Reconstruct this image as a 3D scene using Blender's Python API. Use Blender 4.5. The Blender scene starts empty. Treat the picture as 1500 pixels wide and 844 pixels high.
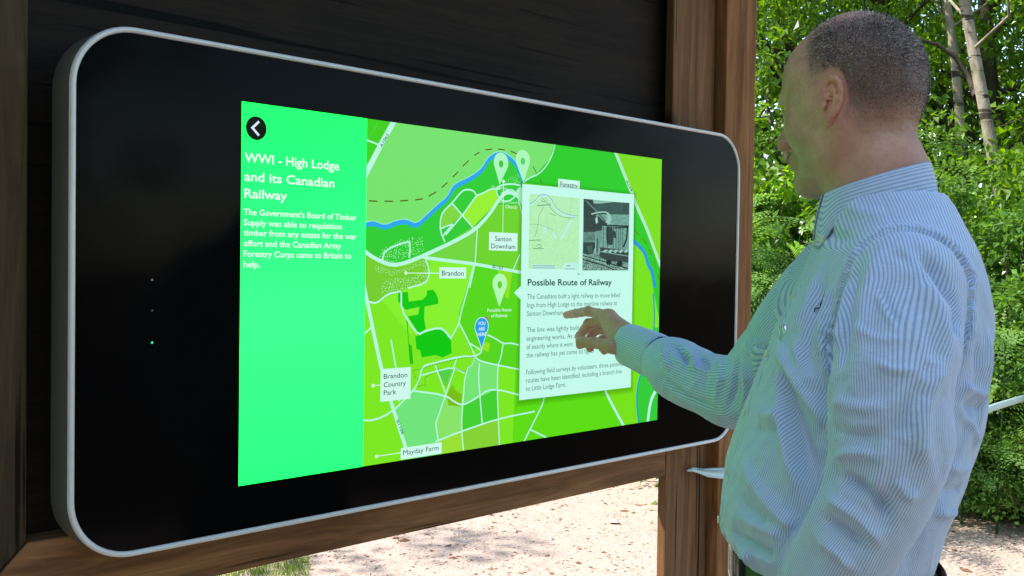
import bpy, math, random
import numpy as np
from mathutils import Vector, Matrix
R = math.radians
sc = bpy.context.scene
col = sc.collection
rng = np.random.default_rng(7)
random.seed(7)

# ---------------------------------------------------------------- camera, sky, sun, exposure
F = 1465.7                                   # focal length in pixels of a 1500 px wide frame
CAM = np.array([-.7514, -1.3500, 1.436])
RT = np.array([.71582, -.69813, .01467]); UP = np.array([.005125, .02626, .99964]); FW = np.array([.69826, .71549, -.022375])
cd = bpy.data.cameras.new('camera'); cam = bpy.data.objects.new('camera', cd); col.objects.link(cam)
cd.sensor_width = 36; cd.lens = 36 * F / 1500; cd.clip_start = .05; cd.clip_end = 500
cam.matrix_world = Matrix(((RT[0], UP[0], -FW[0], CAM[0]), (RT[1], UP[1], -FW[1], CAM[1]), (RT[2], UP[2], -FW[2], CAM[2]), (0, 0, 0, 1)))
sc.camera = cam
EXPO = 1.45
SUN_EL, SUN_AZ = 52, 140                     # azimuth counter-clockwise from +x
w = bpy.data.worlds.new('World'); sc.world = w; w.use_nodes = True
wn = w.node_tree.nodes; wl = w.node_tree.links
sky = wn.new('ShaderNodeTexSky'); sky.sky_type = 'NISHITA'; sky.sun_disc = False
sky.sun_elevation = R(SUN_EL); sky.sun_rotation = R(90 - SUN_AZ); sky.air_density = 1.2; sky.dust_density = 1.0
bg = wn['Background']; wl.new(sky.outputs[0], bg.inputs[0]); bg.inputs[1].default_value = .15
sd = bpy.data.lights.new('sun', 'SUN'); sun = bpy.data.objects.new('sun', sd); col.objects.link(sun)
sd.energy = 3.6; sd.angle = R(.6); sd.color = (1, .95, .86)
sun.rotation_euler = Vector((math.cos(R(SUN_AZ)) * math.cos(R(SUN_EL)), math.sin(R(SUN_AZ)) * math.cos(R(SUN_EL)), math.sin(R(SUN_EL)))).to_track_quat('Z', 'Y').to_euler()
vs = sc.view_settings; vs.view_transform = 'Standard'; vs.look = 'None'; vs.exposure = EXPO; vs.gamma = 1

def ray(px, py): return RT * (px - 750) / F - UP * (py - 422) / F + FW
def at(px, py, dep): return CAM + ray(px, py) * dep
def on_y(px, py, y):
    d = ray(px, py); return CAM + d * (y - CAM[1]) / d[1]

# ---------------------------------------------------------------- helpers
def tag(o, label=None, cat=None, group=None, kind=None):
    for k, v in (('label', label), ('category', cat), ('group', group), ('kind', kind)):
        if v: o[k] = v
    return o
def empty(name, loc=(0, 0, 0), label=None, cat=None, group=None):
    o = bpy.data.objects.new(name, None); o.empty_display_size = .1; col.objects.link(o); o.location = loc
    return tag(o, label, cat, group)
def mesh_obj(name, verts, faces, mats, parent=None, smooth=False, mi=None):
    me = bpy.data.meshes.new(name)
    if isinstance(faces, np.ndarray):
        nv, nf, k = len(verts), len(faces), faces.shape[1]
        me.vertices.add(nv); me.vertices.foreach_set('co', np.asarray(verts, dtype=np.float32).ravel())
        me.loops.add(nf * k); me.loops.foreach_set('vertex_index', faces.astype(np.int32).ravel())
        me.polygons.add(nf); me.polygons.foreach_set('loop_start', np.arange(0, nf * k, k, dtype=np.int32))
        me.update(calc_edges=True)
    else:
        me.from_pydata([tuple(v) for v in verts], [], faces)
    if not isinstance(mats, (list, tuple)): mats = [mats]
    for m in mats: me.materials.append(m)
    if mi is not None: me.polygons.foreach_set('material_index', np.asarray(mi, dtype=np.int32))
    me.polygons.foreach_set('use_smooth', np.full(len(me.polygons), smooth))
    me.validate(); me.update()
    o = bpy.data.objects.new(name, me); col.objects.link(o)
    if parent: o.parent = parent
    return o
def lin(c):
    return tuple(((x / 255) / 12.92 if x / 255 <= .04045 else ((x / 255 + .055) / 1.055) ** 2.4) for x in c)
def set_attr(o, name, arr, typ='FLOAT'):
    a = o.data.attributes.new(name, typ, 'POINT'); a.data.foreach_set('value' if typ == 'FLOAT' else 'vector', np.asarray(arr, dtype=np.float32).ravel())

class NT:
    """small node helper"""
    def __init__(s, name):
        s.m = bpy.data.materials.new(name); s.m.use_nodes = True
        s.n = s.m.node_tree.nodes; s.l = s.m.node_tree.links; s.b = s.n['Principled BSDF']; s.out = s.n['Material Output']
    def node(s, t, **kw):
        n = s.n.new(t)
        for k, v in kw.items():
            if k.startswith('i_'):
                key = k[2:]; key = int(key) if key.isdigit() else key
                s.put(n.inputs[key], v)
            else: setattr(n, k, v)
        return n
    def put(s, sock, v):
        if isinstance(v, bpy.types.NodeSocket): s.l.new(v, sock)
        else:
            try: sock.default_value = v
            except Exception: sock.default_value = (*v, 1)
    def coord(s, kind='Object'): return s.node('ShaderNodeTexCoord').outputs[kind]
    def mapping(s, v, scale=(1, 1, 1), rot=(0, 0, 0), loc=(0, 0, 0)):
        m = s.node('ShaderNodeMapping'); s.l.new(v, m.inputs[0]); m.inputs['Scale'].default_value = scale; m.inputs['Rotation'].default_value = rot; m.inputs['Location'].default_value = loc
        return m.outputs[0]
    def noise(s, v, scale, detail=4, rough=.55, dist=0, out='Fac'):
        n = s.node('ShaderNodeTexNoise', i_Scale=scale, i_Detail=detail, i_Roughness=rough, i_Distortion=dist)
        if v is not None: s.l.new(v, n.inputs['Vector'])
        return n.outputs[out]
    def ramp(s, f, stops, interp='LINEAR'):
        r = s.node('ShaderNodeValToRGB'); s.put(r.inputs[0], f); cr = r.color_ramp; cr.interpolation = interp
        while len(cr.elements) < len(stops): cr.elements.new(.5)
        for e, (p, c) in zip(cr.elements, stops):
            e.position = p; e.color = (*c, 1) if len(c) == 3 else c
        return r.outputs[0]
    def g(s, f, a, b): return s.ramp(f, [(a, (0, 0, 0)), (b, (1, 1, 1))])
    def mix(s, f, a, b, mode='MIX'):
        m = s.node('ShaderNodeMix', data_type='RGBA', blend_type=mode); s.put(m.inputs[0], f); s.put(m.inputs[6], a); s.put(m.inputs[7], b); return m.outputs[2]
    def math(s, op, a, b=0., c=0.):
        m = s.node('ShaderNodeMath', operation=op); s.put(m.inputs[0], a); s.put(m.inputs[1], b); s.put(m.inputs[2], c); return m.outputs[0]
    def bump(s, h, strength=.3, dist=.01, normal=None):
        b = s.node('ShaderNodeBump', i_Height=h, i_Strength=strength, i_Distance=dist)
        if normal is not None: s.l.new(normal, b.inputs['Normal'])
        s.l.new(b.outputs[0], s.b.inputs['Normal']); return b.outputs[0]
    def set(s, **kw):
        for k, v in kw.items(): s.put(s.b.inputs[k.replace('_', ' ')], v)
        return s
    def attr(s, name, out='Fac'): return s.node('ShaderNodeAttribute', attribute_name=name).outputs[out]

def wood(name, dark, light, axis='Z', rough=.75, scale=1., bump=.35, dirt=.5):
    t = NT(name); c = t.coord('Object')
    inf = t.node('ShaderNodeObjectInfo').outputs['Random']
    off = t.node('ShaderNodeVectorMath', operation='ADD'); t.l.new(c, off.inputs[0]); t.l.new(t.math('MULTIPLY', inf, 7.3), off.inputs[1]); c = off.outputs[0]
    st = {'Z': (1, 1, .06), 'X': (.06, 1, 1), 'Y': (1, .06, 1)}[axis]
    wrp = t.noise(t.mapping(c, tuple(x * 2.5 for x in st)), 2.2, 3, .5)
    v = t.mapping(c, tuple(x * 26 * scale for x in st))
    ad = t.node('ShaderNodeVectorMath', operation='ADD'); t.l.new(v, ad.inputs[0]); t.l.new(t.math('MULTIPLY', wrp, 5.), ad.inputs[1])
    grain = t.noise(ad.outputs[0], 1.6, 6, .65, .6)
    fine = t.noise(t.mapping(c, tuple(x * 160 * scale for x in st)), 2, 3, .6)
    big = t.noise(c, 3.1, 4, .6)
    knot = t.node('ShaderNodeTexVoronoi', i_Scale=4.2); t.l.new(t.mapping(c, {'Z': (1.1, 1.1, .7), 'X': (.7, 1.1, 1.1), 'Y': (1.1, .7, 1.1)}[axis]), knot.inputs['Vector'])
    kn = t.g(knot.outputs['Distance'], .05, .11)
    base = t.mix(t.g(grain, .36, .66), dark, light)
    base = t.mix(t.math('MULTIPLY', t.g(fine, .35, .7), .3), base, tuple(x * .45 for x in dark))
    base = t.mix(t.math('MULTIPLY', t.g(big, .42, .7), dirt), base, tuple(x * .5 for x in dark))
    base = t.mix(kn, tuple(x * .3 for x in dark), base)
    crack = t.noise(t.mapping(c, tuple(x * 60 for x in {'Z': (1, 1, .022), 'X': (.022, 1, 1), 'Y': (1, .022, 1)}[axis])), 1, 2, .4)
    ck = t.g(crack, .29, .33)
    base = t.mix(ck, tuple(x * .12 for x in dark), base)
    t.set(Base_Color=base, Roughness=rough); t.b.inputs['Specular IOR Level'].default_value = .25
    h = t.math('ADD', t.math('MULTIPLY', grain, .5), t.math('ADD', t.math('MULTIPLY', fine, .3), t.math('MULTIPLY', ck, 1.2)))
    t.bump(h, bump, .004)
    return t.m

M = {}
M['wood_dark'] = wood('dark_brown_board', (.015, .010, .007), (.034, .023, .016), 'X', .8)  # very dark brown board with grain along the wall
M['wood_post'] = wood('brown_post_timber', (.19, .078, .028), (.50, .235, .088), 'Z', .78, .7, .8, .3)
M['wood_stud'] = wood('dull_stud_timber', (.14, .062, .026), (.32, .16, .07), 'Z', .75, .8, .6, .35)
M['stud_shaded'] = wood('shaded_frame_timber', (.048, .034, .017), (.115, .080, .040), 'Z', .8, .8, .5)  # darker stud timber, shade of the left end put into its colour
M['wood_rail'] = wood('brown_rail_timber', (.16, .074, .030), (.42, .21, .092), 'X', .7, .8, .6, .35)
M['roof_wood'] = wood('roof_boards', (.05, .032, .02), (.12, .08, .05), 'X', .8)
def simple(name, colr, rough=.5, metal=0., spec=.5, var=.0, bumpy=0., vs_=40):
    t = NT(name)
    if var:
        n = t.noise(t.coord(), vs_, 5, .6)
        t.set(Base_Color=t.mix(n, tuple(x * (1 - var) for x in colr), tuple(min(1, x * (1 + var)) for x in colr)))
        if bumpy: t.bump(n, bumpy, .003)
    else: t.set(Base_Color=colr)
    t.set(Roughness=rough, Metallic=metal); t.b.inputs['Specular IOR Level'].default_value = spec
    return t.m
M['alu'] = simple('grey_painted_casing', (.15, .145, .13), .45, 0, .4, .12, .05, 60)
M['rim'] = simple('pale_satin_rim', (.78, .78, .77), .32, .1, .5, .06, .0, 90)
# black touch glass: faint smears show in the gloss
t = NT('black_touch_glass'); c = t.coord()
sm = t.noise(t.mapping(c, (1, 1, 1.6)), 5.5, 5, .6, .8); sm2 = t.noise(t.mapping(c, (22, 22, 9), (0, .5, 0)), 3, 3, .6)
t.set(Base_Color=(.0025, .0025, .003), Roughness=t.math('ADD', t.math('MULTIPLY', t.g(sm, .45, .75), .08), .08)); t.b.inputs['IOR'].default_value = 1.13
t.bump(sm2, .02, .0005)
M['glass'] = t.m
def emis(name, rgb, k=1.0, alpha=1.0, gloss=True):
    t = NT(name); t.set(Base_Color=(.002, .002, .002), Roughness=.25); t.b.inputs['IOR'].default_value = 1.15
    le = lin(rgb); le = tuple(v_ for v_ in le); t.b.inputs['Emission Color'].default_value = (*le, 1); t.b.inputs['Emission Strength'].default_value = k / 2 ** EXPO
    t.b.inputs['Alpha'].default_value = alpha
    return t.m
# ---------------------------------------------------------------- kiosk
Z0 = 1.10                                    # height of the lit screen's lower edge
def rrect(x0, x1, z0, z1, r, n=14):
    pts = []
    for cx, cz, a0 in ((x1 - r, z1 - r, 0), (x0 + r, z1 - r, 90), (x0 + r, z0 + r, 180), (x1 - r, z0 + r, 270)):
        for i in range(n + 1):
            a = R(a0 + 90 * i / n); pts.append((cx + r * math.cos(a), cz + r * math.sin(a)))
    return pts
KX0, KX1, KZ0, KZ1, KR = -.249, 1.328, Z0 - .075, Z0 + .655, .088
kiosk = empty('touchscreen_kiosk', (.54, .035, KZ0), 'wide black touchscreen in a pale rounded frame showing a green map', 'touchscreen')
kiosk_inv = Matrix.Translation(-Vector(kiosk.location))
def child(o, p=None):
    p = p or kiosk; o.parent = p
    q = p; m = Matrix.Identity(4)
    off = Vector((0, 0, 0))
    while q is not None: off += Vector(q.location); q = q.parent
    o.data.transform(Matrix.Translation(-off)); return o
def rings(name, profile, mat, cap_last=None, smooth=True):
    vs, fs = [], []; n = None
    for ins, y in profile:
        lp = rrect(KX0 + ins, KX1 - ins, KZ0 + ins, KZ1 - ins, KR - ins); n = len(lp)
        vs += [(x, y, z) for x, z in lp]
    for k in range(len(profile) - 1):
        for i in range(n):
            j = (i + 1) % n; fs.append((k * n + i, (k + 1) * n + i, (k + 1) * n + j, k * n + j))
    if cap_last: fs.append(tuple(range((len(profile) - 1) * n, len(profile) * n)))
    return mesh_obj(name, vs, fs, mat, None, smooth)
child(rings('housing', [(.012, .070), (.003, .068), (0, .063), (0, .004)], M['alu']))
child(rings('rim', [(0, .0035), (.0006, .0), (.002, -.0022), (.0045, -.003), (.007, -.002), (.0082, .0002), (.0084, .003)], M['rim']))
gl = rings('front_glass', [(.0086, .006), (.0086, .0008)], M['glass'], True, False); child(gl)
bk = rings('back_plate', [(.013, .0705), (.014, .0715)], M['alu'], True, False); child(bk)
for i, (px, py, c3, k) in enumerate(((223, 410, (210, 215, 230), .22), (223, 455, (190, 200, 215), .09), (223, 502, (40, 255, 170), 1.2))):
    p = on_y(px, py, 0); vs = [(p[0] + .0016 * math.cos(a), .0002, p[2] + .0016 * math.sin(a)) for a in np.linspace(0, 6.283, 13)[:-1]]
    child(mesh_obj('indicator_light', vs, [tuple(range(12))], emis('indicator_%d' % i, c3, k)))  # green LED; the two pale dots are glints built as glowing discs

# ---- the lit screen: flat print laid out on the glass, in metres on the panel
SW, SH = 1.020, .574
def S(px, py):
    p = on_y(px, py, 0); return (p[0], p[2] - Z0)
def conv(pts, k=None):
    if k: pts = [(k[0] + x / k[2], k[1] + y / k[2]) for x, y in pts]
    return [S(x, y) for x, y in pts]
def clip(poly, x0=0., x1=SW, z0=0., z1=SH):
    for ax, lim, sg in ((0, x0, 1), (0, x1, -1), (1, z0, 1), (1, z1, -1)):
        out = []
        for i in range(len(poly)):
            a, b = poly[i - 1], poly[i]; da, db = sg * (a[ax] - lim), sg * (b[ax] - lim)
            if (da >= 0) != (db >= 0):
                t_ = da / (da - db); out.append((a[0] + t_ * (b[0] - a[0]), a[1] + t_ * (b[1] - a[1])))
            if db >= 0: out.append(b)
        poly = out
        if len(poly) < 3: return []
    return poly
EM = {}
def em(rgb, k=1., alpha=1.):
    key = (*rgb, k, alpha)
    if key not in EM: EM[key] = emis('screen_light_%d_%d_%d' % rgb, rgb, k, alpha)
    return EM[key]
LAY = [0.0]
class Layer:
    def __init__(s, name): s.name = name; s.v = []; s.f = []; s.mi = []; s.mats = []
    def poly(s, pts, mat, lim=(0., SW)):
        pts = clip(pts, lim[0], lim[1])
        if not pts: return
        LAY[0] += .000004; y = -.0001 - LAY[0]
        n = len(s.v); s.v += [(x, y, z + Z0) for x, z in pts]; s.f.append(tuple(range(n, n + len(pts))))
        if mat not in s.mats: s.mats.append(mat)
        s.mi.append(s.mats.index(mat))
    def strip(s, pts, wd, mat, lim=(0., SW), close=False):
        P = np.array(pts); n = len(P)
        d = np.diff(P, axis=0, append=P[:1]) if close else np.vstack([np.diff(P, axis=0), P[-1:] - P[-2:-1]])
        d /= np.linalg.norm(d, axis=1)[:, None] + 1e-12
        L, Rr = [], []
        for i in range(n):
            a = d[i - 1] if (i > 0 or close) else d[i]; b = d[i] if (i < n - 1 or close) else d[i - 1]
            t_ = a + b; t_ /= np.linalg.norm(t_) + 1e-12; nn = np.array([-t_[1], t_[0]]); m = 1 / max(.5, abs(t_ @ b))
            L.append(P[i] + nn * wd / 2 * m); Rr.append(P[i] - nn * wd / 2 * m)
        LAY[0] += .000004; y = -.0001 - LAY[0]
        if mat not in s.mats: s.mats.append(mat)
        for i in range(n if close else n - 1):
            j = (i + 1) % n
            q = clip([tuple(L[i]), tuple(L[j]), tuple(Rr[j]), tuple(Rr[i])], lim[0], lim[1])
            if q:
                k = len(s.v); s.v += [(x, y, z + Z0) for x, z in q]; s.f.append(tuple(range(k, k + len(q)))); s.mi.append(s.mats.index(mat))
    def build(s, parent):
        o = mesh_obj(s.name, s.v, s.f, s.mats, None, False, s.mi); return child(o, parent)
def smooth_line(pts, it=2):
    P = [np.array(p, float) for p in pts]
    for _ in range(it):
        Q = [P[0]]
        for a, b in zip(P[:-1], P[1:]): Q += [a * .75 + b * .25, a * .25 + b * .75]
        Q.append(P[-1]); P = Q
    return [tuple(p) for p in P]
MX0 = .2275                                  # left edge of the map
screen = mesh_obj('screen', [(0, -.00005, Z0), (SW, -.00005, Z0), (SW, -.00005, Z0 + SH), (0, -.00005, Z0 + SH)], [(0, 1, 2, 3)], em((20, 60, 20)))
child(screen)
side = Layer('sidebar')
t = NT('sidebar_green'); gz = t.node('ShaderNodeSeparateXYZ'); t.l.new(t.coord('Generated'), gz.inputs[0])
t.set(Base_Color=(.002, .002, .002), Roughness=.25); t.b.inputs['IOR'].default_value = 1.15
t.l.new(t.ramp(gz.outputs['Z'], [(q, (r0, g0 * 3.1, b0)) for q, (r0, g0, b0) in ((0, lin((46, 255, 134))), (.45, lin((66, 255, 150))), (.8, lin((40, 255, 132))), (1, lin((36, 250, 122))))]), t.b.inputs['Emission Color'])
t.b.inputs['Emission Strength'].default_value = 1 / 2 ** EXPO
side.poly([(0, 0), (MX0, 0), (MX0, SH), (0, SH)], t.m); side.build(screen)
mp = Layer('map'); ML = (MX0, SW)
K2 = (520, 160, 3.246); K4 = (520, 400, 2.812); KB = (530, 330, 5.275); KS = (670, 200, 5.275); KM = (640, 360, 5.275); KL = (530, 490, 4.22); KR_ = (660, 490, 4.444); KC = (740, 380, 3.246); K3 = (740, 200, 3.835); KE = (880, 220, 4.22); KF = (850, 520, 6.49)
def P(c, pts, k=None): mp.poly(conv(pts, k), em(c), ML)
P((124, 232, 34), [(530, 160), (980, 220), (980, 630), (530, 720)])
river_px = [(530, 331), (543, 328), (550, 328), (563, 334), (580, 327), (590, 325), (598, 326), (610, 332), (625, 318), (640, 304), (655, 292), (662, 277), (670, 271), (690, 262), (706, 250), (714, 235), (724, 228), (733, 225), (742, 229), (757, 241), (763, 258), (768, 268)]
P((118, 226, 108), [(530, 160), (812, 208), (808, 228), (800, 240), (787, 253), (770, 263), (768, 268)] + river_px[::-1][1:])
P((62, 208, 22), [(530, 160), (571, 174), (571, 179), (538, 240), (530, 240)])
P((46, 204, 50), river_px + [(766, 300), (728, 300), (690, 340), (650, 359), (600, 385), (578, 389), (560, 385), (530, 366)])
P((40, 204, 36), [(812, 208), (902, 222), (968, 395), (968, 480), (958, 430), (952, 395), (943, 368), (928, 355), (925, 285), (766, 268), (787, 253), (806, 232)])
P((122, 222, 14), [(902, 220), (980, 230), (980, 440), (966, 392)])
P((92, 220, 16), [(760, 400), (925, 352), (940, 365), (952, 395), (958, 430), (958, 480), (940, 540), (933, 580), (936, 630), (750, 670)])
P((118, 226, 22), [(925, 352), (940, 365), (952, 395), (958, 430), (958, 480), (940, 540), (933, 580), (936, 630), (914, 630), (880, 560), (900, 500)])
P((48, 205, 52), [(958, 480), (940, 540), (933, 580), (936, 630), (980, 630), (980, 480)])
P((118, 205, 46), [(530, 366), (560, 388), (578, 392), (600, 388), (625, 376), (629, 395), (628, 405), (622, 414), (612, 420), (570, 429), (550, 444), (530, 441)])
P((112, 214, 62), [(652, 358), (699, 328), (692, 386), (627, 376)])
P((108, 212, 40), [(699, 328), (728, 300), (767, 300), (767, 398), (692, 386)])
P((150, 240, 45), [(510, 505), (575, 410), (640, 380), (672, 385), (680, 425), (650, 470), (560, 560)], K2)
P((124, 216, 62), [(405, 570), (410, 500), (461, 447), (510, 505), (460, 545)], K2)
P((86, 216, 24), [(694, 386), (765, 398), (765, 510), (737, 502), (717, 490), (706, 505), (690, 515), (673, 472), (672, 460)])
P((142, 226, 25), [(468, 185), (580, 210), (555, 410), (530, 400), (500, 300)], KM)
P((134, 240, 46), [(694, 388), (672, 460), (673, 470), (660, 497), (645, 482), (600, 490), (560, 440), (628, 410), (632, 382)])
P((14, 200, 14), [(280, 520), (355, 515), (362, 590), (470, 575), (500, 545), (503, 505), (548, 497), (575, 530), (590, 570), (590, 608), (485, 628), (480, 720), (495, 800), (440, 840), (355, 705), (435, 690), (445, 630), (340, 655), (300, 610), (280, 590)], KB)
P((14, 200, 14), [(248, 262), (262, 256), (280, 240), (345, 225), (360, 232), (395, 275), (398, 330), (360, 348), (330, 338), (275, 348), (268, 318), (252, 312)], K4)
P((30, 190, 10), [(211, 185), (216, 185), (222, 290), (233, 300), (240, 375), (226, 375)], K4)
P((112, 228, 122), [(232, 485), (372, 505), (330, 630), (342, 690), (350, 745), (235, 770), (215, 715), (160, 560), (190, 530)], K4)
P((136, 228, 104), [(372, 505), (440, 545), (437, 650), (342, 690), (330, 630)], K4)
P((82, 210, 72), [(340, 395), (405, 390), (375, 465)], K4)
P((122, 190, 22), [(400, 460), (415, 485), (440, 500), (437, 550), (385, 545), (378, 505)], K4)
P((118, 228, 116), [(490, 345), (510, 365), (588, 380), (585, 478), (510, 510), (445, 543), (455, 400), (490, 380)], K4)
P((66, 208, 48), [(445, 543), (585, 478), (590, 600), (440, 650)], K4)
P((132, 210, 52), [(437, 652), (590, 602), (595, 730), (448, 760)], K4)
P((152, 225, 52), [(342, 690), (437, 652), (448, 760), (350, 770)], K4)
P((86, 214, 30), [(500, 345), (520, 310), (545, 255), (610, 290), (675, 297), (675, 397), (590, 380), (510, 365)], K4)
P((150, 230, 30), [(530, 285), (556, 288), (550, 325), (525, 315)], K4)
P((140, 150, 120), [(517, 184), (548, 178), (556, 200), (540, 195)], K4)
# houses of the little towns
def inside(p, poly):
    r = False
    for i in range(len(poly)):
        a, b = poly[i - 1], poly[i]
        if (a[1] > p[1]) != (b[1] > p[1]) and p[0] < (b[0] - a[0]) * (p[1] - a[1]) / (b[1] - a[1]) + a[0]: r = not r
    return r
for poly, n, k, sz in (([(135, 240), (150, 180), (250, 130), (345, 88), (478, 90), (482, 195), (380, 235), (220, 285), (165, 265)], 120, KB, 9), ([(100, 300), (220, 345), (330, 330), (480, 265), (505, 320), (500, 395), (460, 300), (340, 345), (240, 385), (100, 350)], 80, KB, 9),
                       ([(140, 440), (250, 410), (380, 400), (500, 340), (508, 400), (450, 460), (380, 480), (150, 515)], 130, KB, 10), ([(355, 345), (400, 310), (465, 290), (480, 355), (380, 352)], 22, KS, 7)):
    done = []
    for _ in range(n * 14):
        x = random.uniform(min(p[0] for p in poly), max(p[0] for p in poly)); y = random.uniform(min(p[1] for p in poly), max(p[1] for p in poly))
        if len(done) >= n: break
        if not inside((x, y), poly) or any(abs(x - a) < sz * 1.35 and abs(y - b) < sz * 1.35 for a, b in done): continue
        done.append((x, y)); w_, h_ = random.uniform(.55, 1.1) * sz, random.uniform(.55, 1.1) * sz
        LAY[0] -= .000004; mp.poly(conv([(x, y), (x + w_, y), (x + w_, y + h_), (x, y + h_)], k), em((170, 235, 170)), ML)
    LAY[0] += .000004
ROAD = (186, 246, 226)
def road(pts, wpx, k=None, c=ROAD, sm=1):
    q = conv(pts, k); q = smooth_line(q, sm) if sm else q
    mp.strip(q, wpx * .00128, em(c), ML)
road(river_px, 6.2, None, (40, 166, 240)); road([(x, y - 4.2) for x, y in river_px], 1.2, None, (150, 236, 190))
road([(197, 560), (245, 600), (275, 640), (292, 710), (322, 760), (335, 850)], 5.5 * 1.3, (880, 220, 4.22), (40, 150, 225))
road([(957, 430), (959, 470), (955, 500), (945, 530), (935, 560), (932, 585), (936, 622)], 3.6, None, (40, 150, 200))
road([(110, 60), (60, 150), (40, 185)], 0.1, K2)
road([(196, 40), (120, 175), (40, 330)], 7.5, K2, ROAD, 0)
road([(50, 145), (110, 168)], 2.2, K2, ROAD, 0)
for a, b in zip(*[iter([(66, 436), (106, 438), (140, 438), (180, 438), (214, 436), (252, 434), (286, 432), (322, 426), (350, 414), (385, 394), (411, 374), (440, 348), (464, 323), (490, 298), (512, 272), (540, 244), (566, 220), (592, 205), (620, 194), (652, 190), (680, 190), (712, 194), (740, 200), (768, 212)])] * 2): road([a, b], 1.8, K2, (96, 92, 20), 0)
for a, b in (((582, 228), (612, 285)), ((637, 330), (650, 358))): road([a, b], 1.6, KS, (96, 92, 20), 0)
for a, b in (((207, 495), (238, 524)), ((257, 545), (284, 582)), ((298, 612), (313, 648)), ((328, 684), (342, 735)), ((352, 762), (362, 806))): road([a, b], 1.5, KE, (110, 80, 20), 0)
road([(755, 50), (735, 140), (690, 225), (630, 290), (545, 325), (508, 360)], 2.0, KS)
road([(85, 0), (165, 200), (215, 330), (290, 500), (370, 720)], 7.0, KE, (176, 236, 200), 0)
road([(725, 320), (665, 440), (640, 640)], 7, KF)
road([(235, 340), (300, 470), (420, 690)], 5, KF, ROAD, 0)
road([(20, 645), (60, 690), (130, 728), (180, 742), (240, 732), (340, 690), (470, 630), (570, 575), (640, 500), (690, 420), (720, 395), (755, 400), (790, 430)], 5.2, K2)
road([(310, 698), (345, 708), (560, 735), (800, 778)], 4.6, K2, ROAD, 0)
road([(130, 718), (142, 668), (250, 628), (262, 640), (258, 708)], 2.4, K2)
road([(335, 712), (352, 760), (350, 800), (330, 830), (250, 850)], 2.2, K2)
road([(427, 632), (405, 580), (405, 530), (415, 490), (461, 447), (505, 392), (525, 382), (560, 385), (578, 410)], 2.3, K2)
road([(461, 447), (510, 505), (562, 565)], 2.3, K2, ROAD, 0); road([(578, 410), (510, 505), (430, 598)], 2.3, K2, ROAD, 0); road([(405, 570), (435, 556), (465, 547)], 2.0, K2, ROAD, 0); road([(415, 610), (425, 592), (465, 547)], 2.0, K2, ROAD, 0)
road([(578, 410), (610, 400), (645, 378), (690, 380)], 2.2, K2)
road([(300, 400), (340, 375), (420, 365), (490, 380)], 2.5, KS); road([(305, 405), (300, 440), (320, 470), (350, 500), (400, 500), (440, 470), (455, 440), (430, 415), (390, 410), (340, 440)], 2.2, KS); road([(470, 490), (490, 560), (500, 620)], 1.8, KS)
road([(582, 560), (570, 735), (545, 850)], 2.2, K2, ROAD, 0)
road([(285, 150), (230, 360), (178, 545), (172, 600), (105, 718)], 2.2, KM); road([(172, 600), (220, 690), (290, 845)], 2.2, KM, ROAD, 0)
road([(640, 65), (588, 185)], 1.8, KM, ROAD, 0)
road([(30, 20), (75, 240), (105, 380), (160, 570), (215, 740)], 5.4, K4, ROAD, 0)
road([(300, 510), (200, 530), (130, 590), (100, 602), (50, 592)], 2.4, KB)
road([(40, 250), (65, 225)], 2.2, K4, ROAD, 0)
road([(148, 275), (160, 345), (170, 400)], 2.2, K4, ROAD, 0)
road([(190, 80), (190, 150), (230, 215), (262, 255), (285, 240), (345, 225), (370, 238), (395, 272)], 2.6, K4)
road([(30, 606), (75, 608), (150, 575), (240, 485), (265, 440), (275, 385), (320, 372), (440, 342), (490, 345), (520, 328), (522, 312)], 2.4, K4)
road([(495, 348), (520, 365), (590, 380), (675, 397)], 2.2, K4); road([(272, 422), (330, 405), (405, 388), (450, 412)], 2.0, K4); road([(405, 390), (418, 352)], 2, K4, ROAD, 0)
road([(240, 485), (372, 503), (415, 535), (445, 545), (500, 515), (545, 482), (590, 480), (675, 502)], 2.4, K4)
road([(330, 380), (375, 503)], 2, K4, ROAD, 0); road([(410, 390), (372, 503), (332, 620), (342, 690)], 2.2, K4, ROAD, 0)
road([(490, 348), (488, 375), (455, 400), (443, 540), (437, 640), (450, 760)], 2.2, K4)
road([(512, 370), (508, 430), (515, 520), (524, 625)], 2.2, K4); road([(610, 290), (600, 350), (588, 380), (585, 480), (590, 600), (595, 730)], 2.2, K4)
road([(180, 530), (190, 500)], 2, K4, ROAD, 0)
road([(330, 695), (437, 652), (590, 600), (740, 570)], 2.4, K4); road([(465, 285), (490, 300), (520, 320)], 2, K4); road([(545, 255), (575, 268), (610, 292), (640, 288), (675, 297)], 2.2, K4)
road([(610, 400), (600, 450), (580, 492), (470, 710)], 2.6, KR_); road([(520, 620), (640, 680)], 2.3, KR_, ROAD, 0)
def dashed(pts, k):
    for (x0, y0), (x1, y1) in zip(pts[:-1], pts[1:]):
        L = math.hypot(x1 - x0, y1 - y0); n = max(1, int(L / 7))
        for i in range(n):
            a, b = i / n, (i + .55) / n
            road([(x0 + (x1 - x0) * a, y0 + (y1 - y0) * a), (x0 + (x1 - x0) * b, y0 + (y1 - y0) * b)], .8, k, (30, 90, 40), 0)
dashed([(240, 400), (272, 396), (330, 376), (440, 350), (490, 345), (488, 372), (450, 408), (410, 392)], K4); dashed([(240, 400), (246, 430), (262, 440), (258, 468), (290, 462), (286, 430), (330, 408)], K4)
dashed([(340, 392), (362, 450), (375, 466), (390, 440), (405, 392)], K4)
mp.build(screen)

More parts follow.
